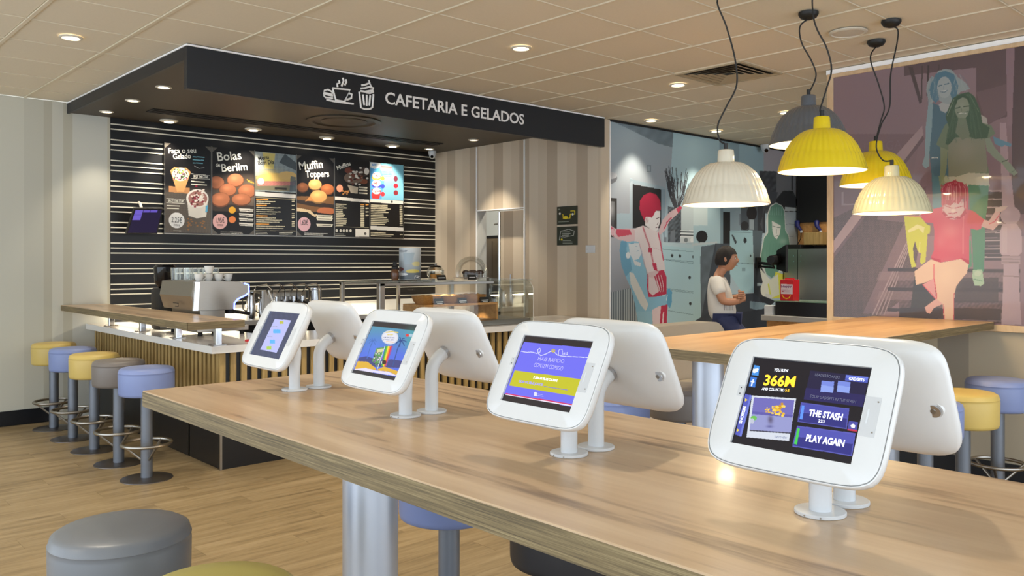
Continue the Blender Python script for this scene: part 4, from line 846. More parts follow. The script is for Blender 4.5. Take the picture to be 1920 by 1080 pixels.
def b2(A, p):
    A.poly([(978, 400), (1335, 400), (1335, 690), (978, 690)], (88, 78, 70), 1, .08, .4).vgrad([(978, 380), (1335, 380), (1335, 480), (978, 480)], (16, 14, 14), (90, 78, 68), 380, 480, .8).ell(1300, 560, 90, 120, (150, 130, 110), .7, 1).poly([(978, 640), (1335, 660), (1335, 720), (978, 700)], (60, 50, 44))
    for cx, cy, rx, ry in ((1015, 470, 68, 56), (1175, 450, 72, 58), (1275, 540, 80, 60), (1110, 530, 75, 55), (1225, 610, 85, 52), (1050, 610, 82, 62)): food(A, cx, cy, rx, ry, (180, 112, 78))
    A.ell(1045, 790, 62, 62, (216, 168, 166)).ell(1148, 695, 30, 28, (232, 170, 50)).ell(1148, 775, 30, 28, (226, 130, 70))
    for k in range(4): A.line([(1275+k*16, 440+k*6), (1290+k*14, 462+k*4)], 5, (240, 190, 60)).poly([(1205, 680+k*40), (1330, 688+k*40), (1322, 712+k*40), (1212, 704+k*40)], (238, 232, 220)).line([(1214, 694+k*40), (1320, 702+k*40)], 5, (70, 60, 54))
    A.dashes(1050, 878, 1280, 890, 2, (226, 222, 210), .02, 4)
    A.text('Bolas', (1028, 290), (1228, 272), 74, WT, p, bold=.012); A.text('de', (1010, 338), (1048, 336), 34, WT, p, bold=.02); A.text('Berlim', (1062, 378), (1280, 362), 66, WT, p, bold=.012); A.text('1,95€', (1010, 800), (1082, 800), 44, GY, p); A.text('DESDE', (1024, 826), (1070, 828), 16, GY, p)
def listrows(A, x0, y0, x1, y1, n, heads, sl=.02, head=(232, 160, 70)):
    for k in range(n):
        y = y0+(y1-y0)*k/(n-1)
        if k in heads: A.dashes(x0, y, x0+(x1-x0)*.35, y, 1, head, sl, 11)
        else: A.dashes(x0, y, x1-(x1-x0)*.14, y, 1, (216, 206, 176), sl, 7, .5)
        if k in heads or k % 2: A.line([(x1-18, y), (x1, y)], 8, (216, 206, 176))
def b3(A, p):
    A.poly([(38, 160), (400, 190), (395, 530), (40, 515)], (146, 158, 160), 1, .12, .3).poly([(38, 380), (400, 390), (395, 520), (40, 505)], (130, 124, 100)).ell(60, 230, 90, 60, (220, 220, 210), .7, 1)
    A.poly([(105, 170), (215, 180), (200, 320), (125, 315)], (216, 200, 120)).ell(230, 400, 180, 45, (222, 186, 110)).ell(160, 370, 90, 50, (236, 200, 110), .9, 1).ell(320, 375, 80, 36, (226, 190, 120)).poly([(50, 425), (390, 430), (385, 465), (60, 470)], (206, 130, 120), 1, .1, .4).poly([(300, 180), (400, 260), (398, 330), (250, 260)], (60, 70, 76), .8).poly([(350, 380), (395, 390), (395, 520), (340, 520)], (70, 90, 110), .7)
    A.ell(90, 430, 30, 30, (238, 232, 220)).poly([(212, 480), (315, 486), (315, 506), (210, 502)], (50, 44, 40)).poly([(42, 520), (395, 545), (393, 578), (44, 560)], (222, 218, 212)).line([(46, 572), (392, 590)], 3, (180, 170, 140)).line([(46, 860), (392, 866)], 3, (180, 170, 140))
    listrows(A, 55, 588, 380, 840, 15, (0, 3, 8, 12)); A.dashes(50, 875, 180, 888, 2, (210, 206, 190), .02, 5); A.dashes(250, 880, 380, 892, 2, (210, 206, 190), .02, 5)
    A.text('Menu', (70, 246), (160, 226), 38, GY, p, bold=.02); A.text('Bom Dia', (66, 284), (206, 272), 38, GY, p, bold=.02)
def b4(A, p):
    A.poly([(400, 560), (732, 560), (732, 700), (400, 690)], (120, 84, 50)).poly([(400, 590), (732, 630), (732, 665), (560, 650), (400, 620)], (52, 40, 34)).poly([(400, 660), (520, 680), (560, 720), (732, 670), (732, 700), (560, 740), (500, 700), (400, 690)], (226, 200, 160)).ell(660, 690, 80, 34, (190, 110, 70)).poly([(580, 700), (732, 720), (732, 912), (560, 912)], (20, 16, 14))
    for cx, cy, rx, ry, c in ((455, 485, 52, 44, (110, 66, 40)), (565, 460, 60, 50, (206, 150, 92)), (675, 500, 62, 50, (160, 92, 52)), (595, 565, 78, 60, (214, 160, 96))): food(A, cx, cy, rx, ry, c)
    A.poly([(475, 605), (520, 560), (560, 600), (500, 600)], (206, 140, 80)).ell(467, 805, 56, 62, (226, 178, 186))
    for y in (720, 745, 800): A.poly([(575, y), (725, y+5), (715, y+28), (582, y+24)], (236, 228, 206)).line([(592, y+12), (705, y+17)], 6, (60, 50, 44))
    A.dashes(470, 885, 700, 898, 2, (226, 222, 210), .02, 5)
    A.text('Muffin', (430, 334), (636, 310), 72, WT, p, bold=.012); A.text('Toppers', (484, 396), (690, 388), 60, WT, p, bold=.012); A.text('1,60€', (430, 808), (500, 812), 46, GY, p)
def b5(A, p):
    for cx, cy, rx, ry, c in ((865, 335, 38, 26, (120, 60, 44)), (925, 390, 40, 32, (130, 70, 50)), (995, 430, 34, 22, (130, 74, 50)), (905, 400, 84, 50, (120, 100, 86)), (1000, 345, 45, 40, (70, 54, 48))): A.ell(cx, cy, rx, ry, c)
    for _ in range(50): A.ell(925+random.gauss(0, 42), 385+random.gauss(0, 30), 12, 8, random.choice([(226, 220, 210), (110, 56, 40), (40, 26, 22), (200, 190, 180)]))
    A.ell(1020, 340, 22, 30, (226, 220, 210)).poly([(850, 460), (945, 480), (940, 535), (880, 530)], (206, 190, 166)).ell(783, 492, 28, 32, (214, 138, 110)).poly([(948, 470), (1030, 476), (1030, 550), (948, 548)], (30, 26, 24))
    for y in (480, 505, 530): A.line([(955, y), (1022, y+4)], 12, (214, 206, 184))
    for _ in range(12): A.ell(random.uniform(800, 860), random.uniform(515, 550), 7, 6, (190, 130, 70))
    A.poly([(738, 562), (1045, 590), (1045, 615), (738, 592)], (226, 220, 210)); A.line([(742, 825), (1040, 834)], 3, (200, 190, 160))
    for k in range(13):
        y = 630+k*15.5; A.dashes(750, y, 860, y, 1, (216, 206, 176), .02, 8, .5); A.line([(970, y+2), (995, y+3)], 10, (216, 206, 176) if k else (232, 160, 70))
        if k < 8 and k % 2 == 0: A.line([(1015, y+3), (1034, y+3)], 10, (216, 206, 176) if k else (232, 160, 70))
    for k, x in enumerate((755, 790, 818, 846, 878)): A.ell(x, 862, 10, 14, (226, 220, 206))
    A.rect(920, 846, 1042, 914, (232, 226, 216)).ell(1008, 888, 11, 12, (90, 84, 80)).dashes(745, 890, 850, 904, 2, (210, 206, 190), .02, 5)
    A.text('Muffins', (764, 334), (882, 288), 38, WT, p, bold=.02)
def b6(A, p):
    A.vgrad([(1050, 255), (1345, 282), (1340, 600), (1052, 590)], (120, 190, 214), (130, 196, 222), 250, 600).poly([(1052, 310), (1130, 300), (1180, 400), (1150, 590), (1052, 590)], (70, 150, 220), .7).ell(1095, 280, 50, 36, (230, 236, 240)).dashes(1070, 275, 1115, 285, 2, (70, 150, 220), 0, 6)
    A.poly([(1148, 285), (1245, 296), (1240, 318), (1150, 308)], (236, 110, 110)).dashes(1145, 340, 1268, 380, 4, (60, 100, 170), .04, 6)
    for k, (y, c) in enumerate(((375, (244, 180, 60)), (445, (60, 70, 190)), (515, (230, 60, 70)))):
        A.ell(1108, y+20, 40, 26, c).ell(1108, y, 36, 30, (236, 226, 224)); [A.ell(1108+random.gauss(0, 18), y+random.gauss(0, 12), 6, 5, random.choice([(206, 90, 110), (150, 70, 60), (240, 200, 190)])) for _ in range(14)]; A.ell(1162, y+28, 18, 20, c)
    A.poly([(1062, 545), (1140, 548), (1132, 585), (1072, 582)], (214, 60, 60)).ell(1276, 405, 18, 26, (110, 44, 60)).ell(1276, 468, 20, 22, (214, 40, 56)).ell(1276, 530, 20, 22, (150, 50, 60))
    A.poly([(1052, 588), (1338, 602), (1338, 630), (1052, 615)], (230, 226, 216)).ell(1242, 610, 7, 12, (30, 30, 30))
    for k in range(12): y = 640+k*15; A.dashes(1062, y, 1250, y+3, 1, (216, 206, 176), .02, 8, .5); A.line([(1310, y+6), (1328, y+7)], 8, (216, 206, 176))
    A.poly([(1056, 820), (1338, 832), (1338, 864), (1056, 852)], (226, 222, 214)); listrows(A, 1062, 878, 1328, 904, 3, ())
YBd = 8.36; bx_ = []
for i, (cr, q) in enumerate(BD):
    P2 = [q(*p) for p in cr]; xl = onY(P2[0][0], 360, YBd)[0]; xr = onY(P2[1][0], 360, YBd)[0]
    b = thing('menu_board', BLb[i], 'menu board', (xl, YBd, 1.73), 'menu boards on the striped black wall')
    obj('frame', M().box(xl-.004, xr+.004, YBd+.002, YB-.02, 1.722, 2.624), K['black'], b)
    e_ = .006; obj('frame_edge', M().box(xl-.004, xr+.004, YBd-.004, YBd+.002, 1.722, 1.73).box(xl-.004, xl, YBd-.004, YBd+.002, 1.73, 2.624).box(xr, xr+.004, YBd-.004, YBd+.002, 1.73, 2.624), K['steel'], b)
    c3 = [(xl, YBd, 2.618), (xr, YBd, 2.618), (xr, YBd, 1.734), (xl, YBd, 1.734)]
    A = Art(c3, cr, 170, 300, (14, 12, 13)).at(0, 0, 1)
    for (u0, v0, s1, s2) in ((0, 1, 1, -1), (1, 1, -1, -1), (0, 0, 1, 1), (1, 0, -1, 1)):
        if i in (0, 1, 3): A.put(np.nonzero((A.u-u0)*s1+(A.v-v0)*s2*2.2 < .13)[0], (120, 114, 104), .8)
    (b1, b2, b3, b4, b5, b6)[i](A, b)
    A.build('print', PR['menu'], b)
# ================================================================== WALL MURAL (kitchen scene)
x0, x1, z0, z1 = XR+.15, XM, .35, CE-.02; ym = YM-.004
mu = thing('kitchen_mural', 'blue-grey kitchen photo mural with red boy and blue and green figures', 'mural', (x0, ym, z0))
c3 = [np.array((x0, ym, z1)), np.array((x1, ym, z1)), np.array((x1, ym, z0)), np.array((x0, ym, z0))]
c2 = [tuple(proj(c)[:2]) for c in c3]
A = Art(c3, c2, 640, 420, (166, 190, 202))
A.at(1120, 210, 4.364)
A.vgrad([(36, 40), (360, 40), (620, 300), (560, 829), (36, 829)], (150, 172, 186), (166, 172, 182), 60, 800).poly([(90, 60), (620, 150), (622, 290), (500, 260), (300, 160)], (104, 122, 134), .8, .06, .1).poly([(622, 165), (1000, 225), (1000, 829), (580, 829)], (172, 206, 218)).poly([(1000, 228), (1160, 250), (1160, 829), (1000, 829)], (140, 170, 184)).poly([(1160, 250), (1365, 290), (1365, 829), (1160, 829)], (158, 192, 206))
A.poly([(1362, 290), (1900, 380), (1900, 829), (1362, 829)], (178, 174, 184)).poly([(1325, 482), (1640, 490), (1640, 829), (1325, 829)], (120, 122, 128)).poly([(1325, 482), (1465, 485), (1465, 829), (1325, 829)], (74, 78, 84), 1, .15, .2).poly([(1588, 500), (1600, 500), (1600, 640), (1588, 640)], (50, 50, 52)).poly([(1520, 645), (1600, 645), (1635, 720), (1635, 790), (1425, 790), (1450, 730)], (44, 46, 48), 1, .2, .2).poly([(1530, 785), (1640, 790), (1640, 829), (1530, 829)], (170, 180, 184)).line([(1425, 792), (1640, 792)], 8, (26, 26, 28))
A.ell(100, 540, 62, 48, (112, 116, 124)).ell(100, 520, 62, 30, (176, 180, 188)).rect(404, 436, 438, 490, (120, 134, 142)).rect(410, 442, 432, 484, (156, 174, 184))
A.poly([(265, 540), (285, 545), (285, 829), (265, 829)], (176, 194, 206)).poly([(265, 545), (550, 615), (550, 640), (265, 580)], (150, 172, 186)).poly([(285, 590), (515, 632), (515, 829), (285, 829)], (34, 34, 36)).poly([(515, 632), (545, 640), (545, 829), (515, 829)], (140, 162, 178))
A.at(1120, 340, 3.855)
A.poly([(35, 115), (142, 122), (140, 405), (35, 405)], (52, 50, 48)).vgrad([(35, 140), (125, 146), (122, 382), (35, 385)], (120, 122, 124), (60, 60, 64), 150, 380).ell(90, 210, 36, 55, (190, 190, 194), .8, 1)
A.poly([(250, 20), (465, 60), (465, 340), (250, 340)], (34, 33, 36)).poly([(240, 0), (255, 0), (255, 340), (240, 340)], (170, 188, 200)).poly([(463, 55), (492, 60), (492, 440), (463, 340)], (136, 160, 176))
A.vgrad([(35, 405), (250, 405), (250, 340), (465, 340), (470, 1080), (35, 1080)], (168, 172, 182), (128, 136, 146), 400, 1000)
A.poly([(35, 815), (290, 760), (290, 1080), (35, 1080)], (92, 104, 114))
for k in range(15): A.line([(42+k*17, 815-k*3.4), (42+k*17, 1080)], 8, (168, 182, 186))
A.poly([(495, 0), (640, 0), (610, 440), (495, 440)], (156, 182, 196)).rect(605, 180, 771, 440, (186, 202, 206)).poly([(510, 180), (605, 200), (605, 440), (510, 440)], (70, 78, 86), .9, .2, .3)
for k in range(26):
    a = random.uniform(-1.0, .95); xb_, yb_ = 575+random.uniform(-12, 12), 210; L_ = random.uniform(180, 320)
    A.line([(xb_, yb_), (xb_+a*60, yb_-L_*.5), (xb_+a*95+random.uniform(-8, 8), yb_-L_)], 5, (60, 62, 70))
    A.line([(xb_+a*60, yb_-L_*.5), (xb_+a*60+random.uniform(-30, 30), yb_-L_*.75)], 4, (66, 68, 76))
for k in range(5): A.line([(602, 355+k*11), (698, 358+k*11)], 7, (226, 230, 230) if k % 2 == 0 else (60, 64, 70))
A.rect(600, 405, 705, 445, (198, 208, 210)).ell(640, 425, 14, 16, (120, 130, 134)).ell(684, 425, 12, 16, (226, 230, 230)).ell(750, 400, 30, 46, (46, 42, 44)).rect(478, 405, 500, 438, (120, 134, 146)).poly([(530, 360), (560, 350), (565, 440), (525, 440)], (110, 120, 130))
A.poly([(470, 440), (771, 462), (880, 440), (880, 470), (771, 492), (470, 465)], (176, 202, 210)).poly([(470, 462), (740, 490), (745, 985), (470, 1080)], (164, 202, 212)).poly([(740, 490), (880, 460), (870, 900), (745, 985)], (92, 104, 116)).vgrad([(740, 490), (880, 460), (870, 900), (745, 985)], (120, 138, 150), (60, 68, 78), 480, 950)
for p in ([(470, 490), (725, 512)], [(470, 562), (725, 585)], [(500, 570), (725, 598)], [(500, 775), (725, 802)], [(500, 785), (725, 812)], [(500, 932), (725, 970)], [(725, 500), (725, 972)], [(742, 495), (746, 985)]): A.line(p, 4, (110, 140, 150))
for x, y in ((540, 537), (597, 540), (695, 546), (667, 695), (672, 884)): A.ell(x, y, 9, 12, (44, 48, 52))
A.poly([(680, 1020), (745, 975), (800, 940), (900, 940), (900, 1200), (500, 1200), (500, 1060)], (60, 68, 78)).poly([(470, 1040), (690, 1018), (660, 1080), (470, 1090)], (140, 180, 192))
B_ = (126, 184, 212); Bd = (96, 158, 192)   # blue figure
A.poly([(170, 430), (240, 425), (300, 440), (330, 520), (340, 600), (352, 640), (362, 740), (372, 835), (490, 830), (510, 770), (535, 790), (540, 870), (525, 920), (495, 890), (440, 930), (395, 945), (400, 1100), (290, 1100), (292, 1010), (270, 880), (245, 780), (205, 690), (175, 610), (160, 500)], B_)
A.poly([(170, 430), (215, 435), (210, 500), (240, 560), (250, 640), (205, 690), (175, 610), (160, 500)], Bd).poly([(225, 450), (300, 445), (318, 520), (300, 560), (262, 572), (236, 530)], (206, 214, 220)).ell(222, 535, 16, 24, (214, 220, 224)).line([(240, 452), (262, 447)], 6, Bd).line([(276, 470), (288, 468)], 5, Bd).line([(286, 505), (300, 500)], 4, Bd).poly([(232, 655), (262, 665), (370, 890), (350, 938), (310, 890), (240, 740)], (206, 210, 206)).poly([(260, 570), (315, 590), (310, 615), (270, 605)], (206, 210, 214))
A.poly([(495, 800), (520, 770), (540, 800), (538, 870), (525, 920), (505, 890)], (84, 160, 200)).line([(505, 820), (500, 860)], 5, (214, 224, 230)).poly([(290, 940), (400, 940), (402, 1100), (292, 1100)], (150, 196, 214), .5)
Rr = (196, 36, 74); Sk = (214, 202, 204)   # boy in red and pale
A.poly([(260, 345), (330, 320), (440, 365), (455, 440), (480, 560), (492, 640), (470, 660), (365, 670), (350, 620), (320, 500), (300, 440), (260, 430)], Sk).poly([(365, 660), (480, 640), (500, 690), (500, 815), (420, 835), (370, 838), (358, 760)], Rr, 1).poly([(370, 690), (405, 680), (440, 740), (455, 790), (400, 825), (372, 800)], (212, 196, 198))
for k in range(7): A.line([(410+k*10, 680), (430+k*9, 740), (450+k*6, 800)], 4, (214, 196, 198) if k % 2 else (170, 24, 56))
A.poly([(365, 660), (435, 640), (445, 655), (400, 700), (372, 690)], (206, 180, 184))
A.poly([(395, 930), (450, 900), (508, 900), (500, 1110), (405, 1110)], (222, 198, 200)).poly([(460, 900), (508, 890), (500, 1060), (495, 1110), (445, 1110)], (196, 40, 74)).line([(478, 950), (470, 1060)], 9, (222, 200, 202))
A.poly([(35, 288), (60, 290), (110, 330), (140, 345), (240, 340), (270, 350), (272, 430), (225, 438), (150, 420), (110, 395), (70, 350), (40, 325)], (212, 180, 184)).poly([(35, 288), (62, 296), (110, 335), (125, 350), (118, 398), (75, 350), (40, 325)], Rr, .75).poly([(140, 345), (235, 348), (250, 385), (150, 402), (132, 370)], (206, 40, 70), .8).ell(110, 368, 16, 24, (226, 196, 200), .8)
A.poly([(440, 372), (470, 280), (520, 225), (575, 190), (605, 178), (612, 192), (580, 235), (520, 290), (490, 355), (455, 385)], (204, 172, 178)).poly([(570, 200), (600, 178), (614, 190), (585, 232)], Rr, .9).line([(500, 300), (535, 262)], 9, (200, 70, 100)).line([(480, 345), (500, 310)], 7, (200, 70, 100))
A.poly([(345, 250), (410, 210), (455, 215), (452, 300), (435, 355), (410, 358), (345, 318)], (216, 212, 214)).poly([(305, 200), (308, 140), (335, 100), (380, 80), (425, 95), (455, 140), (460, 208), (425, 212), (395, 262), (350, 255), (345, 295), (318, 240)], (178, 28, 62))
A.ell(358, 282, 14, 24, (206, 190, 194)).line([(425, 272), (446, 262)], 6, (90, 60, 70)).line([(432, 312), (440, 300)], 4, (110, 70, 80)).line([(422, 335), (440, 330)], 5, (120, 60, 74)).line([(352, 270), (362, 290)], 4, (150, 90, 100))
A.line([(330, 330), (352, 400), (372, 450), (385, 500), (402, 580), (412, 620)], 14, (206, 150, 158)).line([(330, 330), (352, 400), (372, 450), (385, 500), (402, 580)], 3, (170, 30, 60)).line([(440, 375), (455, 440), (465, 500), (478, 570)], 9, Rr, .8).rect(368, 480, 396, 512, (186, 50, 80)).poly([(395, 590), (425, 590), (435, 650), (410, 640)], Rr)
A.line([(300, 430), (330, 560), (345, 620)], 3, (200, 150, 160)).line([(400, 480), (470, 500)], 3, (196, 160, 168))
A.at(1300, 360, 4.154)   # right part: fridge, stove, green girl
A.poly([(0, 115), (230, 115), (230, 500), (0, 500)], (164, 196, 206)).rect(0, 115, 110, 260, (196, 214, 216)).rect(210, 120, 232, 470, (120, 146, 158)).rect(232, 155, 286, 405, (26, 28, 32)).rect(286, 110, 420, 300, (140, 164, 176)).rect(370, 110, 560, 320, (76, 88, 98)).ell(66, 348, 44, 48, (30, 32, 36)).rect(40, 390, 90, 402, (120, 130, 134))
A.poly([(-10, 400), (185, 385), (185, 400), (-10, 420)], (186, 200, 204)).poly([(60, 425), (180, 405), (165, 900), (62, 975)], (92, 106, 116), 1, .06, .1).poly([(170, 400), (290, 400), (290, 700), (240, 960), (60, 985)], (56, 64, 74), .85).poly([(0, 455), (52, 455), (60, 975), (0, 1010)], (164, 202, 210))
A.ell(455, 165, 40, 55, (34, 34, 38)).rect(436, 215, 470, 295, (150, 166, 174)).ell(400, 262, 32, 34, (44, 48, 54)).rect(500, 110, 560, 320, (52, 58, 66)).rect(360, 170, 372, 260, (110, 124, 134))
A.poly([(285, 300), (462, 298), (470, 780), (380, 790), (285, 640)], (158, 200, 210)).poly([(462, 298), (540, 300), (520, 540), (470, 560)], (86, 104, 114)).line([(285, 312), (462, 316)], 5, (120, 150, 160)).line([(290, 548), (465, 562)], 5, (104, 136, 146)).poly([(296, 332), (308, 332), (340, 390), (328, 408)], (60, 70, 78)).ell(403, 378, 13, 20, (44, 50, 56)).rect(395, 352, 401, 385, (44, 50, 56)).ell(446, 497, 6, 9, (60, 70, 78)).rect(378, 590, 405, 618, (128, 160, 170))
A.poly([(470, 560), (560, 500), (560, 860), (470, 800)], (52, 58, 66)).rect(496, 710, 560, 730, (170, 190, 194)).poly([(240, 800), (470, 790), (560, 860), (560, 1100), (200, 1100)], (58, 66, 78)).poly([(440, 850), (560, 865), (560, 935), (440, 905)], (124, 152, 166)).poly([(300, 950), (600, 900), (600, 1200), (250, 1200)], (46, 54, 66))
A.rect(715, 150, 820, 500, (168, 182, 188))
for y in (250, 345, 440): A.line([(720, y), (820, y)], 3, (120, 134, 142))
A.rect(715, 110, 820, 150, (186, 196, 198)).line([(715, 152), (820, 152)], 6, (40, 40, 44)).rect(760, 500, 820, 820, (110, 122, 128)).poly([(690, 0), (745, 0), (800, 50), (805, 125), (650, 110), (645, 70)], (46, 48, 52)).poly([(540, 0), (660, 0), (640, 90), (560, 130), (520, 250), (540, 300)], (78, 84, 92), .9)
G_ = (98, 152, 132)
A.poly([(575, 175), (600, 105), (645, 82), (690, 105), (712, 150), (720, 300), (745, 340), (762, 480), (795, 620), (770, 650), (740, 600), (640, 640), (610, 670), (560, 640), (520, 560), (518, 500), (545, 360), (575, 300), (565, 230)], (206, 214, 208))
A.poly([(582, 180), (605, 115), (645, 88), (690, 112), (708, 150), (716, 300), (740, 340), (758, 470), (775, 560), (765, 645), (730, 560), (660, 620), (610, 670), (570, 640), (545, 570), (525, 545), (527, 500), (552, 360), (582, 320)], G_)
A.poly([(612, 225), (650, 245), (682, 262), (672, 330), (650, 368), (628, 348), (615, 300)], (216, 220, 214)).line([(620, 265), (640, 272)], 5, (84, 120, 110)).line([(652, 275), (672, 275)], 5, (84, 120, 110)).line([(640, 345), (655, 340)], 5, (70, 100, 90)).line([(648, 290), (648, 322)], 4, (120, 150, 140)).poly([(612, 180), (690, 180), (688, 262), (650, 240), (612, 225)], G_).ell(700, 385, 34, 26, (150, 186, 168), .7, 1).ell(560, 500, 26, 60, (120, 170, 150), .6, 1)
for k in range(6): A.line([(600+k*17, 120), (596+k*18, 180)], 2, (150, 190, 176)).line([(575+k*24, 400), (565+k*22, 560)], 2, (84, 138, 118))
A.poly([(640, 620), (700, 640), (745, 580), (760, 655), (770, 820), (600, 830), (625, 720)], (226, 224, 60)).poly([(515, 590), (560, 640), (620, 700), (610, 800), (560, 810), (525, 780), (540, 700)], (218, 222, 208)).ell(560, 760, 36, 55, (222, 224, 206)).poly([(590, 690), (660, 640), (670, 800), (600, 830)], (216, 220, 196)).line([(585, 720), (600, 800)], 12, (214, 222, 80)).poly([(560, 790), (612, 800), (610, 845), (570, 850)], (206, 210, 204)).poly([(515, 820), (560, 815), (640, 850), (600, 885), (520, 850)], (40, 46, 54)).poly([(765, 550), (795, 620), (780, 650), (765, 640)], (216, 218, 210))
g_ = A.c.mean(1, keepdims=True); A.c = A.c*.85+g_*.15
A.build('print', PR['mural'], mu)
# ================================================================== GLAZED MURAL on the partition
y0_, y1_, z0, z1 = 1.30, YP-.05, 1.03, 2.845; xp = XP-.022
gm = thing('glazed_mural', 'oak-framed glazed mauve mural of figures coming down stairs', 'mural', (XP, y1_, z0))
c3 = [np.array((xp, y1_, z1)), np.array((xp, y0_, z1)), np.array((xp, y0_, z0)), np.array((xp, y1_, z0))]
c2 = [tuple(proj(c)[:2]) for c in c3]
A = Art(c3, c2, 560, 520, (138, 112, 120))
A.at(1540, 80, 1.929)
A.vgrad([(30, 0), (1000, 0), (1000, 700), (30, 700)], (152, 128, 136), (124, 98, 106), 60, 700).poly([(300, 60), (700, 0), (700, 260), (560, 300), (560, 90), (300, 120)], (104, 84, 88)).poly([(30, 330), (360, 330), (300, 640), (30, 1000)], (126, 100, 106)).poly([(30, 640), (200, 560), (380, 520), (330, 900), (200, 1000), (30, 1000)], (92, 74, 74), 1, .10, .6)
A.poly([(360, 300), (380, 320), (380, 560), (200, 980), (150, 980), (300, 650), (200, 640)], (140, 112, 120), .6)
A.poly([(35, 730), (30, 780), (370, 345), (365, 300), (240, 440), (100, 640)], (170, 144, 148)).poly([(40, 770), (36, 790), (372, 350), (368, 335)], (110, 86, 92))
for k in range(4): A.line([(385, 560), (185+k*14, 985)], 4, (176, 152, 156), .8)
A.poly([(315, 88), (330, 88), (365, 215), (355, 222)], (84, 70, 72)).line([(365, 85), (362, 215)], 5, (84, 70, 72)).line([(387, 85), (384, 190)], 7, (70, 58, 62)).line([(426, 80), (424, 100)], 4, (84, 70, 72)).poly([(668, 20), (715, 10), (690, 300), (672, 300)], (146, 120, 130)).poly([(700, 0), (1000, 0), (1000, 620), (690, 620), (690, 300)], (88, 70, 74)).poly([(645, 290), (668, 290), (690, 620), (655, 620)], (172, 148, 156)).poly([(560, 180), (668, 150), (668, 260), (600, 300)], (116, 94, 100))
for k in range(9): A.rect(590, 540+k*28, 655, 545+k*28+20, (58, 44, 50)).line([(585, 536+k*30), (655, 536+k*30)], 4, (176, 156, 158))
A.poly([(280, 820), (720, 830), (720, 1020), (280, 1000)], (92, 74, 78), 1, .12, .3)
for k, y in enumerate((815, 885, 960)): A.poly([(240, y), (720, y+5), (720, y+16), (240, y+12)], (58, 46, 48)).poly([(210, y+14), (720, y+18), (720, y+50), (200, y+44)], (142, 118, 122), .55)
A.poly([(340, 820), (440, 820), (420, 960), (320, 990), (330, 900)], (48, 46, 44), .9).poly([(285, 958), (650, 962), (650, 1005), (280, 995)], (52, 42, 44)).poly([(440, 850), (640, 850), (640, 940), (450, 940)], (62, 52, 52), .8)
A.at(1660, 330, 3.857)
A.poly([(840, 0), (910, 0), (935, 230), (845, 230)], (170, 146, 154)).ell(905, 285, 72, 66, (168, 146, 154)).poly([(850, 345), (950, 345), (985, 400), (990, 550), (965, 575), (845, 575), (828, 550), (830, 400)], (184, 158, 164)).poly([(840, 580), (975, 580), (975, 640), (840, 640)], (166, 142, 148)).poly([(855, 640), (965, 640), (970, 830), (985, 1075), (840, 1075), (850, 830)], (174, 150, 158)).line([(845, 600), (972, 602)], 6, (130, 108, 114)).line([(845, 622), (972, 624)], 5, (130, 108, 114)).line([(850, 722), (968, 728)], 8, (136, 112, 118)).ell(880, 265, 34, 30, (190, 168, 176), .6, 1).poly([(845, 370), (880, 370), (880, 560), (845, 560)], (200, 176, 180), .5)
A.at(1680, 110, 4.32)   # two women
Bl = (104, 150, 168); Bk = (76, 112, 130); Pl = (178, 182, 182)
A.poly([(265, 340), (300, 370), (310, 560), (285, 700), (268, 760), (270, 870), (240, 890), (212, 860), (235, 780), (240, 560)], (140, 168, 176)).poly([(300, 360), (350, 380), (430, 420), (430, 1000), (390, 1200), (300, 1200), (285, 900), (270, 760), (290, 560)], Bk).poly([(345, 370), (430, 330), (440, 400), (400, 440), (360, 420)], Pl)
A.poly([(320, 160), (340, 100), (400, 82), (450, 90), (500, 150), (560, 190), (600, 245), (520, 270), (480, 320), (430, 370), (380, 360), (330, 320), (280, 370), (262, 340), (245, 250), (255, 190), (290, 140)], (156, 170, 172)).poly([(285, 200), (325, 120), (400, 98), (470, 125), (505, 220), (490, 300), (455, 330), (440, 290), (440, 200), (400, 150), (345, 180), (335, 260), (350, 330), (320, 360), (285, 320), (268, 250)], (86, 128, 150)).ell(392, 232, 58, 86, (172, 182, 184)).line([(345, 222), (370, 214)], 9, (84, 118, 136)).line([(395, 208), (428, 200)], 9, (84, 118, 136)).line([(360, 268), (392, 274), (415, 256)], 6, (96, 124, 138)).line([(366, 262), (408, 256)], 5, (222, 226, 224)).line([(385, 225), (386, 248)], 4, (140, 160, 168))
A.poly([(785, 630), (850, 655), (935, 690), (930, 715), (880, 700), (860, 715), (800, 690)], (98, 144, 166)).rect(290, 800, 340, 806, (214, 216, 214))
A.poly([(290, 900), (330, 1000), (420, 1000), (420, 1400), (310, 1400)], (82, 124, 140))
def strands(A, x0, x1, ytop, ybot, cx, wob, cols, n, w=4):
    for k in range(n):
        q = k/(n-1); xs = cx+(q-.5)*(x1-x0)*.35; xe = x0+q*(x1-x0)+random.uniform(-10, 10); ye = ybot-abs(q-.5)*20+random.uniform(-40, 30)
        P = [(xs+(xe-xs)*t+wob*math.sin(t*7+k)*t, ytop+(ye-ytop)*t**1.3) for t in np.linspace(0, 1, 7)]
        if abs(q-.5) > .2: A.line(P, w*random.uniform(.6, 1.4), random.choice(cols), .4)
strands(A, 250, 330, 150, 370, 300, 12, [(86, 128, 150), (150, 168, 172), (176, 184, 184)], 16); strands(A, 470, 590, 130, 290, 500, 12, [(86, 128, 150), (160, 172, 174), (178, 184, 182)], 18)
Gg = (72, 104, 80); Gp = (140, 150, 132)
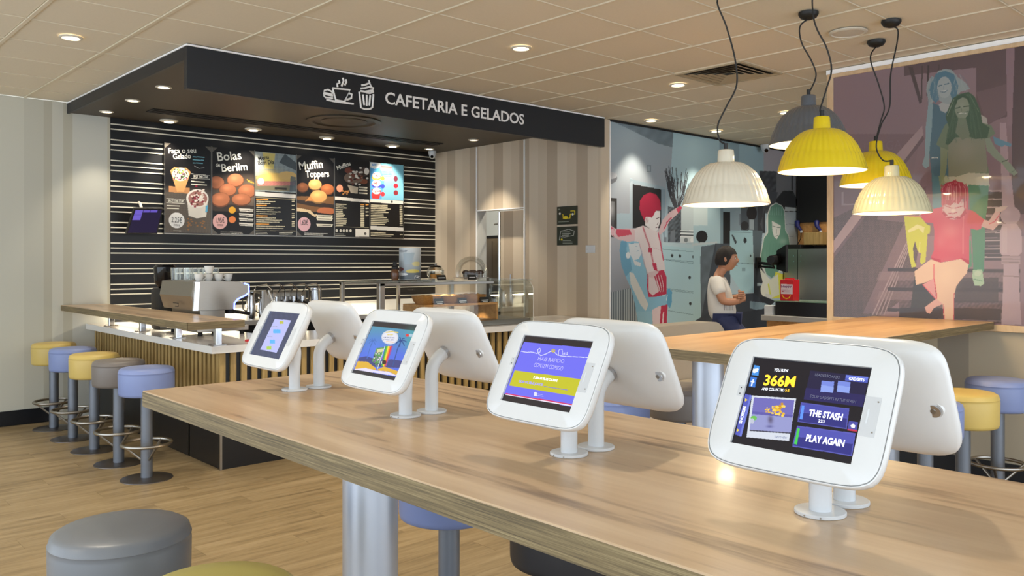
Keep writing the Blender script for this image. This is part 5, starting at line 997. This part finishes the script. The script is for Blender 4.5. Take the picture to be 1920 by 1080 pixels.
A.poly([(690, 455), (735, 480), (745, 560), (690, 540)], (180, 176, 170)).poly([(400, 530), (440, 520), (700, 520), (770, 540), (805, 605), (760, 640), (720, 650), (730, 800), (755, 930), (590, 930), (430, 980), (420, 740), (360, 720), (325, 695), (365, 600)], (112, 130, 106)).poly([(430, 640), (720, 650), (740, 860), (740, 920), (560, 930), (425, 970), (420, 780)], (136, 140, 122)).ell(560, 740, 90, 110, (152, 150, 136), .7, 1).poly([(360, 715), (420, 740), (410, 880), (385, 1000), (352, 1000), (360, 860)], (134, 146, 118))
A.poly([(720, 650), (760, 640), (800, 720), (870, 800), (935, 860), (985, 925), (955, 950), (900, 905), (860, 850), (790, 800), (735, 740)], (138, 152, 134)).line([(862, 835), (905, 820)], 8, (84, 96, 84)).line([(930, 920), (975, 900)], 4, (100, 120, 100))
A.poly([(520, 285), (590, 270), (640, 310), (685, 430), (700, 520), (760, 560), (740, 640), (640, 650), (570, 620), (480, 640), (425, 700), (400, 690), (430, 560), (400, 470), (430, 390), (460, 320)], (64, 94, 72))
strands(A, 400, 700, 290, 660, 545, 10, [(58, 86, 66), (84, 112, 90), (96, 122, 100), (64, 94, 72)], 50, 4)
A.poly([(505, 480), (565, 480), (600, 620), (540, 660), (480, 600)], (118, 130, 110)).ell(535, 398, 58, 94, (140, 151, 133)).ell(535, 380, 30, 40, (156, 164, 146), .6, 1).poly([(472, 350), (500, 300), (545, 290), (590, 312), (600, 365), (572, 325), (540, 312), (500, 335), (482, 385)], (58, 88, 66)).line([(482, 404), (520, 392)], 8, (60, 84, 64)).line([(548, 388), (592, 384)], 8, (60, 84, 64)).line([(500, 438), (540, 446), (578, 428)], 9, (80, 104, 84)).line([(508, 444), (566, 440)], 7, (206, 208, 196)).line([(528, 400), (532, 425)], 5, (104, 122, 102)).poly([(500, 480), (560, 480), (552, 530), (520, 540)], (120, 134, 112)).line([(470, 330), (415, 460)], 4, (140, 156, 136)).line([(600, 300), (670, 430)], 3, (110, 134, 112))
A.poly([(425, 975), (590, 925), (755, 930), (757, 1035), (590, 1035), (420, 1000)], (188, 186, 168)).poly([(405, 940), (440, 990), (400, 1010), (360, 1010)], (176, 180, 150))
A.at(1660, 330, 3.857)
A.poly([(450, 5), (745, 0), (752, 75), (600, 70), (470, 30)], (190, 188, 168)).poly([(600, 62), (748, 70), (740, 210), (722, 320), (720, 520), (712, 690), (635, 690), (630, 520), (620, 380), (610, 200)], (70, 128, 98)).poly([(600, 450), (620, 470), (625, 655), (600, 668)], (76, 136, 104)).poly([(632, 680), (700, 675), (715, 780), (690, 796), (645, 790), (628, 730)], (160, 188, 160)).line([(640, 745), (700, 760)], 5, (90, 140, 108)).ell(668, 705, 24, 20, (182, 200, 176))
A.poly([(342, 0), (405, 0), (405, 220), (342, 225)], (84, 128, 140)).poly([(385, 0), (420, 0), (430, 50), (400, 110)], (140, 150, 110), .8)
Yg = (198, 200, 60)
A.poly([(135, 285), (250, 290), (300, 350), (325, 360), (322, 415), (305, 420), (300, 500), (290, 620), (262, 640), (250, 620), (258, 560), (232, 540), (215, 470), (200, 520), (205, 600), (225, 655), (190, 662), (165, 540), (150, 420)], Yg).poly([(160, 395), (230, 350), (285, 370), (275, 415), (240, 380), (170, 410)], (226, 222, 150)).line([(250, 480), (245, 550)], 8, (214, 210, 110))
Rp = (196, 72, 92)
A.poly([(250, 285), (320, 245), (415, 222), (440, 270), (560, 280), (580, 235), (640, 255), (715, 315), (690, 385), (660, 390), (615, 380), (605, 460), (605, 640), (545, 600), (400, 625), (328, 590), (350, 540), (355, 400), (345, 340), (290, 335)], Rp).ell(470, 400, 90, 80, (214, 124, 130), .7, 1).ell(500, 510, 90, 50, (208, 100, 112), .6, 1).ell(400, 470, 40, 60, (206, 110, 120), .6, 1).poly([(328, 588), (400, 605), (400, 628), (345, 612)], (176, 36, 66)).poly([(545, 590), (606, 610), (605, 640), (580, 622)], (176, 36, 66)).line([(565, 240), (562, 560)], 10, (218, 128, 136), .6)
A.poly([(130, 285), (260, 285), (270, 300), (140, 292)], (206, 120, 120), .7).poly([(715, 315), (750, 325), (790, 262), (800, 235), (835, 225), (880, 220), (870, 240), (830, 262), (820, 350), (780, 392), (720, 375), (692, 362)], (206, 168, 164)).line([(755, 345), (790, 330), (825, 280)], 7, (196, 80, 100)).poly([(795, 230), (850, 218), (890, 218), (850, 250), (800, 262)], (200, 178, 170))
A.ell(492, 225, 80, 90, (206, 170, 170)).poly([(410, 130), (402, 90), (440, 50), (500, 32), (560, 50), (598, 95), (604, 150), (592, 230), (570, 240), (565, 150), (530, 205), (500, 190), (470, 215), (440, 205), (415, 215)], (176, 40, 66)).line([(430, 215), (480, 232)], 6, (170, 60, 84)).line([(505, 232), (560, 218)], 6, (170, 60, 84)).line([(455, 268), (490, 272), (520, 262)], 6, (176, 70, 92)).ell(492, 250, 16, 12, (222, 190, 186)).poly([(420, 250), (450, 285), (500, 305), (550, 280), (575, 240), (590, 270), (540, 310), (450, 305), (410, 270)], (170, 44, 70)).line([(440, 292), (540, 292)], 6, (214, 150, 156))
for k in range(9): A.line([(430+k*18, 60+abs(k-4)*4), (424+k*19, 130)], 3, (214, 110, 130), .7)
for k in range(34):
    x = 405+k*5.8; A.line([(x*.75+.25*500, 45+abs(k-17)*1.5), (x, 90), (x+random.uniform(-8, 8), random.uniform(150, 200) if 3 < k < 29 else 235)], 5, random.choice([(170, 34, 62), (196, 60, 90), (150, 24, 50), (214, 130, 140)]))
for k in range(14): x = 405+k*14; A.line([(x, 75), (x+random.uniform(-14, 14), 48+abs(k-7)*6-22)], 5, (176, 40, 66))
Ps = (222, 190, 166)
A.poly([(330, 602), (400, 628), (545, 600), (602, 640), (590, 700), (540, 760), (512, 800), (500, 855), (495, 1075), (425, 1075), (415, 930), (372, 910), (365, 800), (355, 740), (290, 770), (222, 788), (210, 690)], Ps).poly([(270, 785), (350, 740), (370, 900), (300, 820)], (212, 150, 152)).line([(350, 640), (352, 740), (370, 850), (372, 905)], 7, (206, 80, 96)).line([(270, 785), (340, 860), (385, 920)], 5, (200, 60, 86)).poly([(285, 950), (330, 915), (370, 888), (415, 925), (350, 955), (325, 995), (300, 990)], (214, 168, 160)).line([(420, 930), (428, 1075)], 6, (200, 60, 86)).line([(497, 850), (494, 1075)], 5, (200, 80, 96)).ell(450, 720, 70, 90, (230, 204, 178), .6, 1)
A.at(1540, 360, 4.318).poly([(165, 0), (180, 0), (180, 95), (270, 95), (270, 105), (165, 108)], (156, 138, 146))
A.c = A.c*.86
A.build('print', PR['panel'], gm)
entr = A.at(1120, 0, 2.4).text('ENTREGA', (1150, 692), (1370, 668), 42, mat('reflected_lettering', (112, 92, 100), .5), gm, bold=-.01, lift=.0015)  # sign reflected in the glazing, drawn on the print as flat darker lettering
fw = .05
for nm, b in (('frame_rail', (YP-.0, -1.5, .985, 1.03)), ('frame_rail', (YP-.0, -1.5, 2.845, 2.875))): obj(nm, M().bbox(XP-.03, XP+.03, b[1], b[0], b[2], b[3], .003, 1), K['frame'], gm)
obj('frame_stile', M().bbox(XP-.032, XP+.12, YP-.05, YP+.0, .985, 2.875, .003, 1), K['frame'], gm)
struct('trim_5', M().box(XP-.02, XP+.12, -1.5, YP+.01, 2.876, CE), K['whitel'])
obj('print_field', M().box(XP-.022, XP-.018, -1.5, y0_, z0, z1), mat('mauve_field', (104, 84, 90), .35, coat=1), gm)
# ================================================================== SMALL SIGNS on the beige wall
for k, (py0, py1) in enumerate(((387, 421), (425, 460))):
    a = onX(1044, py0, XR-.012); b = onX(1082, py1+1, XR-.012); zt_ = EYE+(490-py0)*8.87/FPX; zb2 = EYE+(490-py1)*8.87/FPX
    s = thing('wall_sign', ['dark green notice with yellow drawing, upper of the two', 'dark green notice with handwriting bubble, lower of the two'][k], 'sign', (XR-.012, a[1], zb2), 'dark green notices on the beige striped wall')
    obj('panel', M().bbox(XR-.012, XR, b[1], a[1], zb2, zt_, .002, 1), K['dgreen'], s)
    c3 = [(XR-.0125, a[1]-.005, zt_-.005), (XR-.0125, b[1]+.005, zt_-.005), (XR-.0125, b[1]+.005, zb2+.005), (XR-.0125, a[1]-.005, zb2+.005)]
    A = Art(c3, [(0, 0), (100, 0), (100, 92), (0, 92)], 100, 90, (34, 44, 34))
    if k == 0: A.line([(30, 40), (32, 62), (66, 62), (68, 40), (90, 42), (90, 25), (70, 24)], 4, (226, 206, 40)).ell(44, 58, 12, 8, (226, 206, 40)).ell(14, 35, 5, 6, (220, 224, 220)).ell(80, 42, 5, 6, (220, 224, 220)).ell(10, 12, 6, 4, (120, 130, 120)).dashes(8, 80, 94, 80, 1, (150, 160, 150), 0, 3)
    else: A.line([(14, 50), (20, 20), (60, 12), (88, 22), (84, 44), (40, 52), (20, 50)], 2, (200, 206, 200)).dashes(26, 26, 80, 42, 3, (170, 178, 170), 0, 3).line([(14, 50), (12, 66)], 3, (200, 206, 200)).ell(24, 64, 5, 5, (226, 206, 40)).dashes(30, 70, 94, 84, 3, (150, 160, 150), 0, 3)
    A.build('print', PR['menu'], s)
a = onX(1098, 460, XR-.01); b = onX(1115, 474, XR-.01)
t = thing('wall_switch', 'white square switch plate on the beige wall beside the notices', 'switch', (XR-.01, a[1], b[2]))
obj('plate', M().bbox(XR-.012, XR, b[1], a[1], b[2], a[2], .002, 1), K['whitep'], t); obj('button', M().cyl((0, 0), .0, 0, 0.001, 6).box(XR-.014, XR-.012, a[1]-.03, a[1]-.015, (a[2]+b[2])/2-.008, (a[2]+b[2])/2+.004), K['plate'], t)
# ================================================================== DOME CAMERAS
def domecam(x, y, z, lb, r=.045):
    d = thing('dome_camera', lb, 'security camera', (x, y, z)); obj('housing', M().lathe([(r*1.1, 0), (r*1.1, -.02), (r, -.04), (r*.9, -.05)], 28, (x, y, z)), K['whitep'], d, True)
    obj('eyeball', M().lathe([(r*.88, -.04), (r*.86, -.06), (r*.6, -.085), (0, -.10)], 24, (x, y, z)), K['whitep'], d, True)
    dr = -FWD*.9+np.array([0, 0, -.45]); dr /= np.linalg.norm(dr); c = np.array([x, y, z-.055])
    obj('lens', M().tube([c+dr*r*.7, c+dr*r*1.02], r*.42, 18), K['screenoff'], d, True)
domecam(6.27, 8.28, 2.815, 'white dome camera in the corner under the canopy, over the striped wall')
p = onY(1435, 272, YM-.10); domecam(p[0], p[1], CE, 'white dome camera at the top of the kitchen mural', .055)
# ================================================================== PICK-UP COUNTER beyond the partition
pk = thing('pickup_counter', 'pick-up counter with grey top and black front beyond the oak frame', 'counter', (7.91, 3.3, 0))
obj('worktop', M().bbox(7.88, 8.55, 2.6, 4.70, .83, .885, .003, 1), mat('grey_worktop', (172, 170, 166), .4), pk)
obj('cabinet', M().box(7.93, 8.5, 2.6, 4.66, 0, .83), K['warmwood'], pk)
obj('riser', M().bbox(7.96, 8.3, 2.6, 4.58, .885, 1.03, .004, 1), K['black'], pk); obj('riser_top', M().box(7.95, 8.31, 2.6, 4.59, 1.03, 1.04), mat('green_glass_edge', (120, 150, 130), .1), pk)
bxn = tag(obj('napkin_box', M().bbox(7.93, 8.03, 4.60, 4.69, .885, .985, .003, 1), K['whitep']), 'white cube-shaped box at the left end of the pick-up counter', 'box')
p0 = onX(1463, 557, 8.0); p1 = onX(1487, 517, 8.0)
hb = thing('meal_box', 'red meal box with white label and yellow smile on the pick-up counter', 'box', (8.0, p0[1], 1.04)); hy0, hy1 = p1[1], p0[1]; hw = .125
obj('carton', M().bbox(8.0, 8.13, hy0, hy1, 1.04, 1.26, .003, 1), K['red'], hb); obj('handle', M().box(8.06, 8.07, hy0+.02, hy1-.02, 1.26, 1.275), K['red'], hb)
A = Art([(7.9985, hy1, 1.258), (7.9985, hy0, 1.258), (7.9985, hy0, 1.042), (7.9985, hy1, 1.042)], [(680, 655), (778, 655), (778, 818), (680, 820)], 60, 90, (196, 22, 34)).at(0, 0, 1)
A.rect(686, 690, 776, 768, (222, 206, 216)).dashes(692, 730, 770, 750, 3, (190, 150, 170), 0, 4).rect(694, 742, 706, 752, (160, 30, 50)).line([(696, 780), (708, 798), (728, 805), (748, 798), (758, 780)], 7, (236, 190, 40)).build('front_print', PR['menu'], hb)
A.text('Happy', (690, 718), (770, 712), 18, mat('purple_ink', (120, 50, 110), .5), hb, bold=.02)
# customer screen on a wall arm
mt = thing('arm_monitor', 'black monitor on a wall arm before the green mural figure', 'monitor', (9.3, 5.3, 1.4))
wp = onY(1422, 493, YM-.02); m1 = onY(1445, 487, YM-.35)
obj('wall_plate', M().box(wp[0]-.05, wp[0]+.05, YM-.03, YM-.006, wp[2]-.07, wp[2]+.07), K['blackm'], mt)
obj('arm', M().tube([(wp[0], YM-.03, wp[2]), (wp[0]-.05, YM-.25, wp[2]-.02), tuple(m1)], .02, 10).tube([(wp[0], YM-.03, wp[2]-.04), (wp[0]-.02, YM-.25, wp[2]-.06), tuple(m1)], .014, 8), K['blackm'], mt, True)
q1, q2, q3, q4_ = onY(1473, 459, YM-.45), onY(1473, 511, YM-.45), onY(1456, 505, YM-.25), onY(1456, 470, YM-.25)
nr = np.cross(q2-q1, q4_-q1); nr /= np.linalg.norm(nr)
obj('screen_casing', M().prism([q1, q2, q3, q4_], nr*.03), K['blackm'], mt); obj('rear_housing', M().tube([m1, (q3+q4_)/2, (q1+q3)/2], [.05, .07, .05], 10), K['blackm'], mt, True)
# back of house beyond the mural
XE = XM-.003
def endpt(px, py): return onX(px, py, XE)
def endbox(name, label, cat, px0, py0, px1, py1, dep, mt_, group=None, parent=None):
    a = endpt(px0, py0); b = endpt(px1, py1)
    if parent: return obj(name, M().bbox(XE-dep, XE, b[1], a[1], b[2], a[2], .004, 1), mt_, parent)
    t_ = thing(name, label, cat, (XE-dep, b[1], b[2]), group); obj('body', M().bbox(XE-dep, XE, b[1], a[1], b[2], a[2], .004, 1), mt_, t_); return t_
endbox('header_panel', 'black panel above the back-of-house units right of the mural', 'panel', 1498, 270, 1640, 413, .06, K['blackm'])
endbox('shelf_panel', 'yellow-lit wooden back panel beyond the pick-up counter', 'panel', 1498, 416, 1640, 459, .03, K['warmwood'])
tb = endbox('black_tray', 'black flat unit on the steel cabinet beyond the counter', 'tray', 1498, 459.5, 1526, 466, .35, K['blackm'])
sc_ = endbox('steel_cabinet', 'tall steel two-door cabinet beyond the pick-up counter', 'cabinet', 1498, 467, 1640, 900, .40, K['steel'])
a = endpt(1524, 466); obj('door_gap', M().box(XE-.403, XE-.40, a[1]-.004, a[1]+.004, .4, a[2]-.02), K['blackm'], sc_)
for k, y in enumerate((-.05, .05)):
    for z_ in (1.45, 1.52, .9, .97): obj('rivet', M().tube([(XE-.401, a[1]+y, z_), (XE-.407, a[1]+y, z_)], .008, 8), K['chrome'], sc_)
a = endpt(1527, 456); cb = thing('storage_box', 'grey box standing beside the scanners beyond the counter', 'box', (XE-.3, a[1], a[2]))
a0 = endpt(1528, 437); a1 = endpt(1560, 455); obj('carton', M().bbox(XE-.3, XE-.05, a1[1], a0[1], a1[2]-.03, a0[2], .004, 1), K['slat'], cb)
for k, px in enumerate((1502, 1538)):
    p = endpt(px, 420); s = thing('hand_scanner', ['dark blue hand scanner hanging left, beyond the counter', 'dark blue hand scanner hanging right, beyond the counter'][k], 'scanner', (XE-.08, p[1], p[2]), 'hand scanners on the wooden panel')
    obj('body', M().tube([(XE-.06, p[1]+.02, p[2]+.03), (XE-.09, p[1], p[2]-.03), (XE-.07, p[1]-.04, p[2]-.09)], [.035, .028, .016], 12), K['scan'], s, True); obj('tip', M().tube([(XE-.07, p[1]-.04, p[2]-.09), (XE-.07, p[1]-.045, p[2]-.12)], .018, 10), K['whitep'], s, True)
    obj('cable', M().tube([(XE-.07, p[1]-.04, p[2]-.12), (XE-.05, p[1]-.02, p[2]-.2), (XE-.05, p[1]+.03, p[2]-.28)], .005, 6), K['cord'], s)
# printed wrap on the display drum (curved sheet)
cx, cy, r_, za, zb3 = CYL; m = bpy.data.objects['display_cylinder']
A = Art([(0, 0, 1), (1, 0, 1), (1, 0, 0), (0, 0, 0)], [(290, 55), (518, 50), (518, 370), (290, 370)], 90, 120, (196, 208, 214)).at(0, 0, 1)
A.vgrad([(280, 40), (530, 40), (530, 380), (280, 380)], (206, 214, 218), (120, 132, 142), 60, 370).dashes(305, 80, 410, 95, 2, (90, 100, 110), 0, 5).poly([(360, 110), (440, 100), (420, 220), (370, 220)], (160, 176, 186)).ell(330, 270, 34, 22, (110, 60, 60)).ell(455, 215, 34, 24, (206, 196, 140)).ell(430, 290, 50, 20, (206, 190, 90)).poly([(300, 310), (515, 300), (515, 370), (290, 370)], (84, 92, 100), .8).ell(345, 320, 50, 14, (226, 230, 232)).line([(440, 360), (445, 335), (490, 340), (455, 350), (490, 362)], 5, (226, 230, 232))
o = A.build('printed_wrap', PR['menu'], None)
co = np.empty(len(o.data.vertices)*3, np.float32); o.data.vertices.foreach_get('co', co); co = co.reshape(-1, 3)
ang = -PI/2-.69+(co[:, 0]-.5)*PI*1.0; w = wloc(m)
o.data.vertices.foreach_set('co', np.stack([cx+r_*np.cos(ang)-w.x, cy+r_*np.sin(ang)-w.y, za+(zb3-za)*co[:, 2]-w.z], 1).astype(np.float32).ravel()); o.parent = m; o.data.update(); o.data.shade_smooth()
# ================================================================== BENCH AND PERSON
bn = thing('upholstered_bench', 'taupe rounded upholstered bench back behind the lamp-lit table', 'bench', (5.4, 4.3, 0))
pf = [(5.0, .05), (5.0, .87), (5.03, .915), (5.1, .918)]+[(6.27+.20*math.sin(q), .718+.20*math.cos(q)) for q in np.linspace(0, PI/2, 8)]+[(6.47, .05)]
obj('backrest', M().prism([(x, 4.2, z) for x, z in pf], (0, .2, 0)), K['taupe'], bn, True, 30)
obj('seat', M().bbox(5.0, 6.42, 3.75, 4.2, .05, .46, .03), K['taupe'], bn, True)
obj('plinth', M().box(5.05, 6.4, 3.8, 4.35, 0, .05), K['blackm'], bn)
def skin(name, joints, edges, mat_, parent, sub=2, root=0):
    me = bpy.data.meshes.new(name); me.from_pydata([j[0] for j in joints], edges, []); o = bpy.data.objects.new(name, me); COL.objects.link(o)
    md = o.modifiers.new('s', 'SKIN'); md.use_smooth_shade = True; md.branch_smoothing = .6; ss = o.modifiers.new('u', 'SUBSURF'); ss.levels = sub; ss.render_levels = sub
    for i, j in enumerate(joints):
        r = j[1] if hasattr(j[1], '__len__') else (j[1], j[1]); me.skin_vertices[0].data[i].radius = r; me.skin_vertices[0].data[i].use_root = (i == root)
    dg = bpy.context.evaluated_depsgraph_get(); dg.update(); m2 = bpy.data.meshes.new_from_object(o.evaluated_get(dg)); bpy.data.objects.remove(o)
    m = M(); m.add([tuple(v.co) for v in m2.vertices], [tuple(p.vertices) for p in m2.polygons]); return m
q = math.radians(18); f_ = RGT*math.cos(q)-FWD*math.sin(q); l_ = np.array([-f_[1], f_[0], 0])     # facing, and the left side (away from the camera)
O_ = onD(1362, 606, 8.2); O_[2] = -.012; c = dup(st, (O_[0], O_[1], 0), swap={SM: K['grey']}); c['label'] = 'taupe bar stool under the seated person'; c['group'] = 'stools by the mural'
def L(f, s, z): return tuple(O_+f_*f+l_*s+np.array([0, 0, z]))
def Z3(n): return n
pe = thing('person', 'person in white printed T-shirt and jeans seated with arms crossed before the kitchen mural', 'person', tuple(O_))
J = []; Eg = []
def add(p, r, parent=None):
    J.append((p, r)); i = len(J)-1
    if parent is not None: Eg.append((parent, i))
    return i
pel = add(L(-.02, 0, .90), .125); wai = add(L(-.05, 0, 1.02), .115, pel); che = add(L(-.09, 0, 1.20), .13, wai); nb = add(L(-.075, 0, 1.325), .06, che); nk = add(L(-.045, 0, 1.375), .05, nb); hd = add(L(-.02, 0, 1.42), .055, nk)
for s in (-1, 1):
    sh = add(L(-.085, s*.155, 1.285), .062, che); el = add(L(-.02, s*.225, 1.075), .042, sh)
    fm = add(L(.085, s*.13, 1.085+.015*s), .036, el); wr = add(L(.155, -s*.02, 1.11+.02*s), .026, fm); hn = add(L(.165, -s*.10, 1.125+.02*s), (.032, .02), wr)
    hp = add(L(0, s*.09, .86), .092, pel); kn = add(L(.30, s*.15, .56), .062, hp); an = add(L(.30, s*.16, .10), .042, kn); ft = add(L(.40, s*.17, .045), .035, an)
body = skin('body', J, Eg, K['skin'], pe)
# hands: four fingers and a thumb wrapped round the opposite upper arm
for s in (-1, 1):
    for k in range(4):
        z = 1.150+.02*s-k*.019; b = np.array(L(.165, -s*.11, z)); Ln = (.055, .062, .058, .045)[k]
        pts = [b, b+np.array(f_)*.004-l_*s*Ln*.5, b-f_*.02-l_*s*Ln*.85, b-f_*.045-l_*s*Ln*.95]; body.tube(pts, [.0095, .009, .0085, .007], 8)
    b = np.array(L(.15, -s*.07, 1.145+.02*s)); body.tube([b-f_*.02, b-f_*.02+np.array([0, 0, .012])-l_*s*.025, b-f_*.03+np.array([0, 0, .012])-l_*s*.05], [.012, .0105, .008], 8)
# head
hc = np.array(L(.005, 0, 1.485)); hv = []; hf = []; nu_, nv_ = 40, 30
for i in range(nv_+1):
    th = PI*i/nv_
    for j in range(nu_):
        a = 2*PI*j/nu_; x = math.sin(th)*math.cos(a); y = math.sin(th)*math.sin(a); z = math.cos(th)
        rx, ry, rz = .098, .076, .118
        if z < 0: ry *= 1-.28*z*z; rx *= 1-.10*z*z
        X_ = x*rx; Y_ = y*ry; Z_ = z*rz
        if x > .2:   # face: brow, nose, lips, chin, eye sockets
            X_ += .022*math.exp(-((y*ry)/.012)**2-((Z_+.018)/.022)**2)+.007*math.exp(-((y*ry)/.02)**2-((Z_+.062)/.010)**2)+.008*math.exp(-((y*ry)/.025)**2-((Z_+.098)/.016)**2)+.004*math.exp(-((Z_-.028)/.012)**2)
            X_ -= .009*math.exp(-((abs(y*ry)-.03)/.014)**2-((Z_-.004)/.014)**2)
        hv.append(hc+f_*X_+l_*Y_+np.array([0, 0, 1.])*Z_)
for i in range(nv_):
    for j in range(nu_): k = (j+1) % nu_; hf.append((i*nu_+j, i*nu_+k, (i+1)*nu_+k, (i+1)*nu_+j))
body.add(hv, hf)
for s in (-1, 1):
    c = hc-f_*.008+l_*s*.074+np.array([0, 0, -.012]); body.tube([c+np.array([0, 0, -.028]), c+l_*s*.008, c+np.array([0, 0, .028])-f_*.006+l_*s*.01], [.007, .014, .010], 10)
obj('body', body, K['skin'], pe, True, 80)
for s in (-1, 1):
    c = hc+f_*.083+l_*s*.030+np.array([0, 0, .004]); obj('eye', M().tube([c-f_*.004, c+f_*.004], .008, 10), K['china'], pe, True); obj('eyebrow', M().tube([c+np.array([0, 0, .018])-l_*s*.014+f_*.005, c+np.array([0, 0, .022])+f_*.005, c+np.array([0, 0, .017])+l_*s*.014-f_*.001], .003, 6), K['hair'], pe)
    obj('pupil', M().tube([c+f_*.003, c+f_*.0055], .0042, 8), K['hair'], pe)
obj('mouth', M().tube([hc+f_*.092+l_*.02+np.array([0, 0, -.062]), hc+f_*.099+np.array([0, 0, -.062]), hc+f_*.092-l_*.02+np.array([0, 0, -.062])], .0035, 6), mat('lip', (156, 92, 80), .5), pe)
hm = M(); v = []; f = []
for i in range(21):
    th = PI*.66*i/20
    for j in range(40):
        a = 2*PI*j/40; fr_ = math.cos(a); t2 = th if fr_ < .1 else th*(1-.42*min(1, (fr_-.1)/.5)); x = math.sin(t2)*math.cos(a); y = math.sin(t2)*math.sin(a); z = math.cos(t2)
        k_ = 1.10+.03*math.sin(a*9)*math.sin(t2*6); v.append(hc-f_*.006+f_*x*.100*k_+l_*y*.080*k_+np.array([0, 0, 1.])*(z*.119*k_))
for i in range(20):
    for j in range(40): k = (j+1) % 40; f.append((i*40+j, i*40+k, (i+1)*40+k, (i+1)*40+j))
hm.add(v, f); obj('hair', hm, K['hair'], pe, True, 80)
# T-shirt
J = []; Eg = []
a0 = add(L(-.02, 0, .87), (.17, .165)); a1 = add(L(-.045, 0, 1.0), (.165, .17), a0); a2 = add(L(-.09, 0, 1.18), (.17, .172), a1); a3 = add(L(-.082, 0, 1.30), .09, a2)
for s in (-1, 1):
    b = add(L(-.088, s*.155, 1.282), .082, a2); b2_ = add(L(-.06, s*.20, 1.19), .070, b); add(L(-.04, s*.218, 1.14), .066, b2_)
shirt = skin('tshirt', J, Eg, K['shirt'], pe); so_ = obj('tshirt', shirt, K['shirt'], pe, True, 80)
# faded print on the chest and the belly of the shirt
m = M()
for k in range(9): p = np.array(L(.075+.012*(k % 3), -.09+k*.0, .0))
J = []; Eg = []
h0 = add(L(-.02, 0, .89), .135)
for s in (-1, 1):
    h1 = add(L(.0, s*.09, .85), .105, h0); h2 = add(L(.30, s*.15, .56), .078, h1); h3 = add(L(.30, s*.16, .12), .062, h2)
obj('jeans', skin('jeans', J, Eg, K['jeans'], pe), K['jeans'], pe, True, 80)
for s in (-1, 1): obj('shoe', skin('shoe', [(L(.27, s*.16, .05), .05), (L(.36, s*.165, .045), .045), (L(.46, s*.17, .035), .034)], [(0, 1), (1, 2)], K['shoe'], pe), K['shoe'], pe, True, 80)
# printed bars on the shirt, laid on the cloth
from mathutils.bvhtree import BVHTree
bv = BVHTree.FromPolygons([Vector(v) for v in shirt.v], shirt.f); m = M()
def onshirt(px, py):
    d = Vector(ray(px, py)).normalized(); h = bv.ray_cast(Vector(CAM), d); return h[0]-d*.003 if h[0] else None
for k in range(9):
    for y0_s, y1_s in ((567, 582),):
        P = [onshirt(1358+k*3.2, y) for y in (y0_s, (y0_s+y1_s)/2, y1_s)]
        if all(P): m.tube([tuple(p) for p in P], .0032, 4)
for k in range(7):
    P = [onshirt(1366+x, 521+k*2.6) for x in (0, 5, 10)]
    if all(P): m.tube([tuple(p) for p in P], .0028, 4)
if m.v: obj('shirt_print', m, mat('faded_ink', (120, 118, 126), .8), pe)
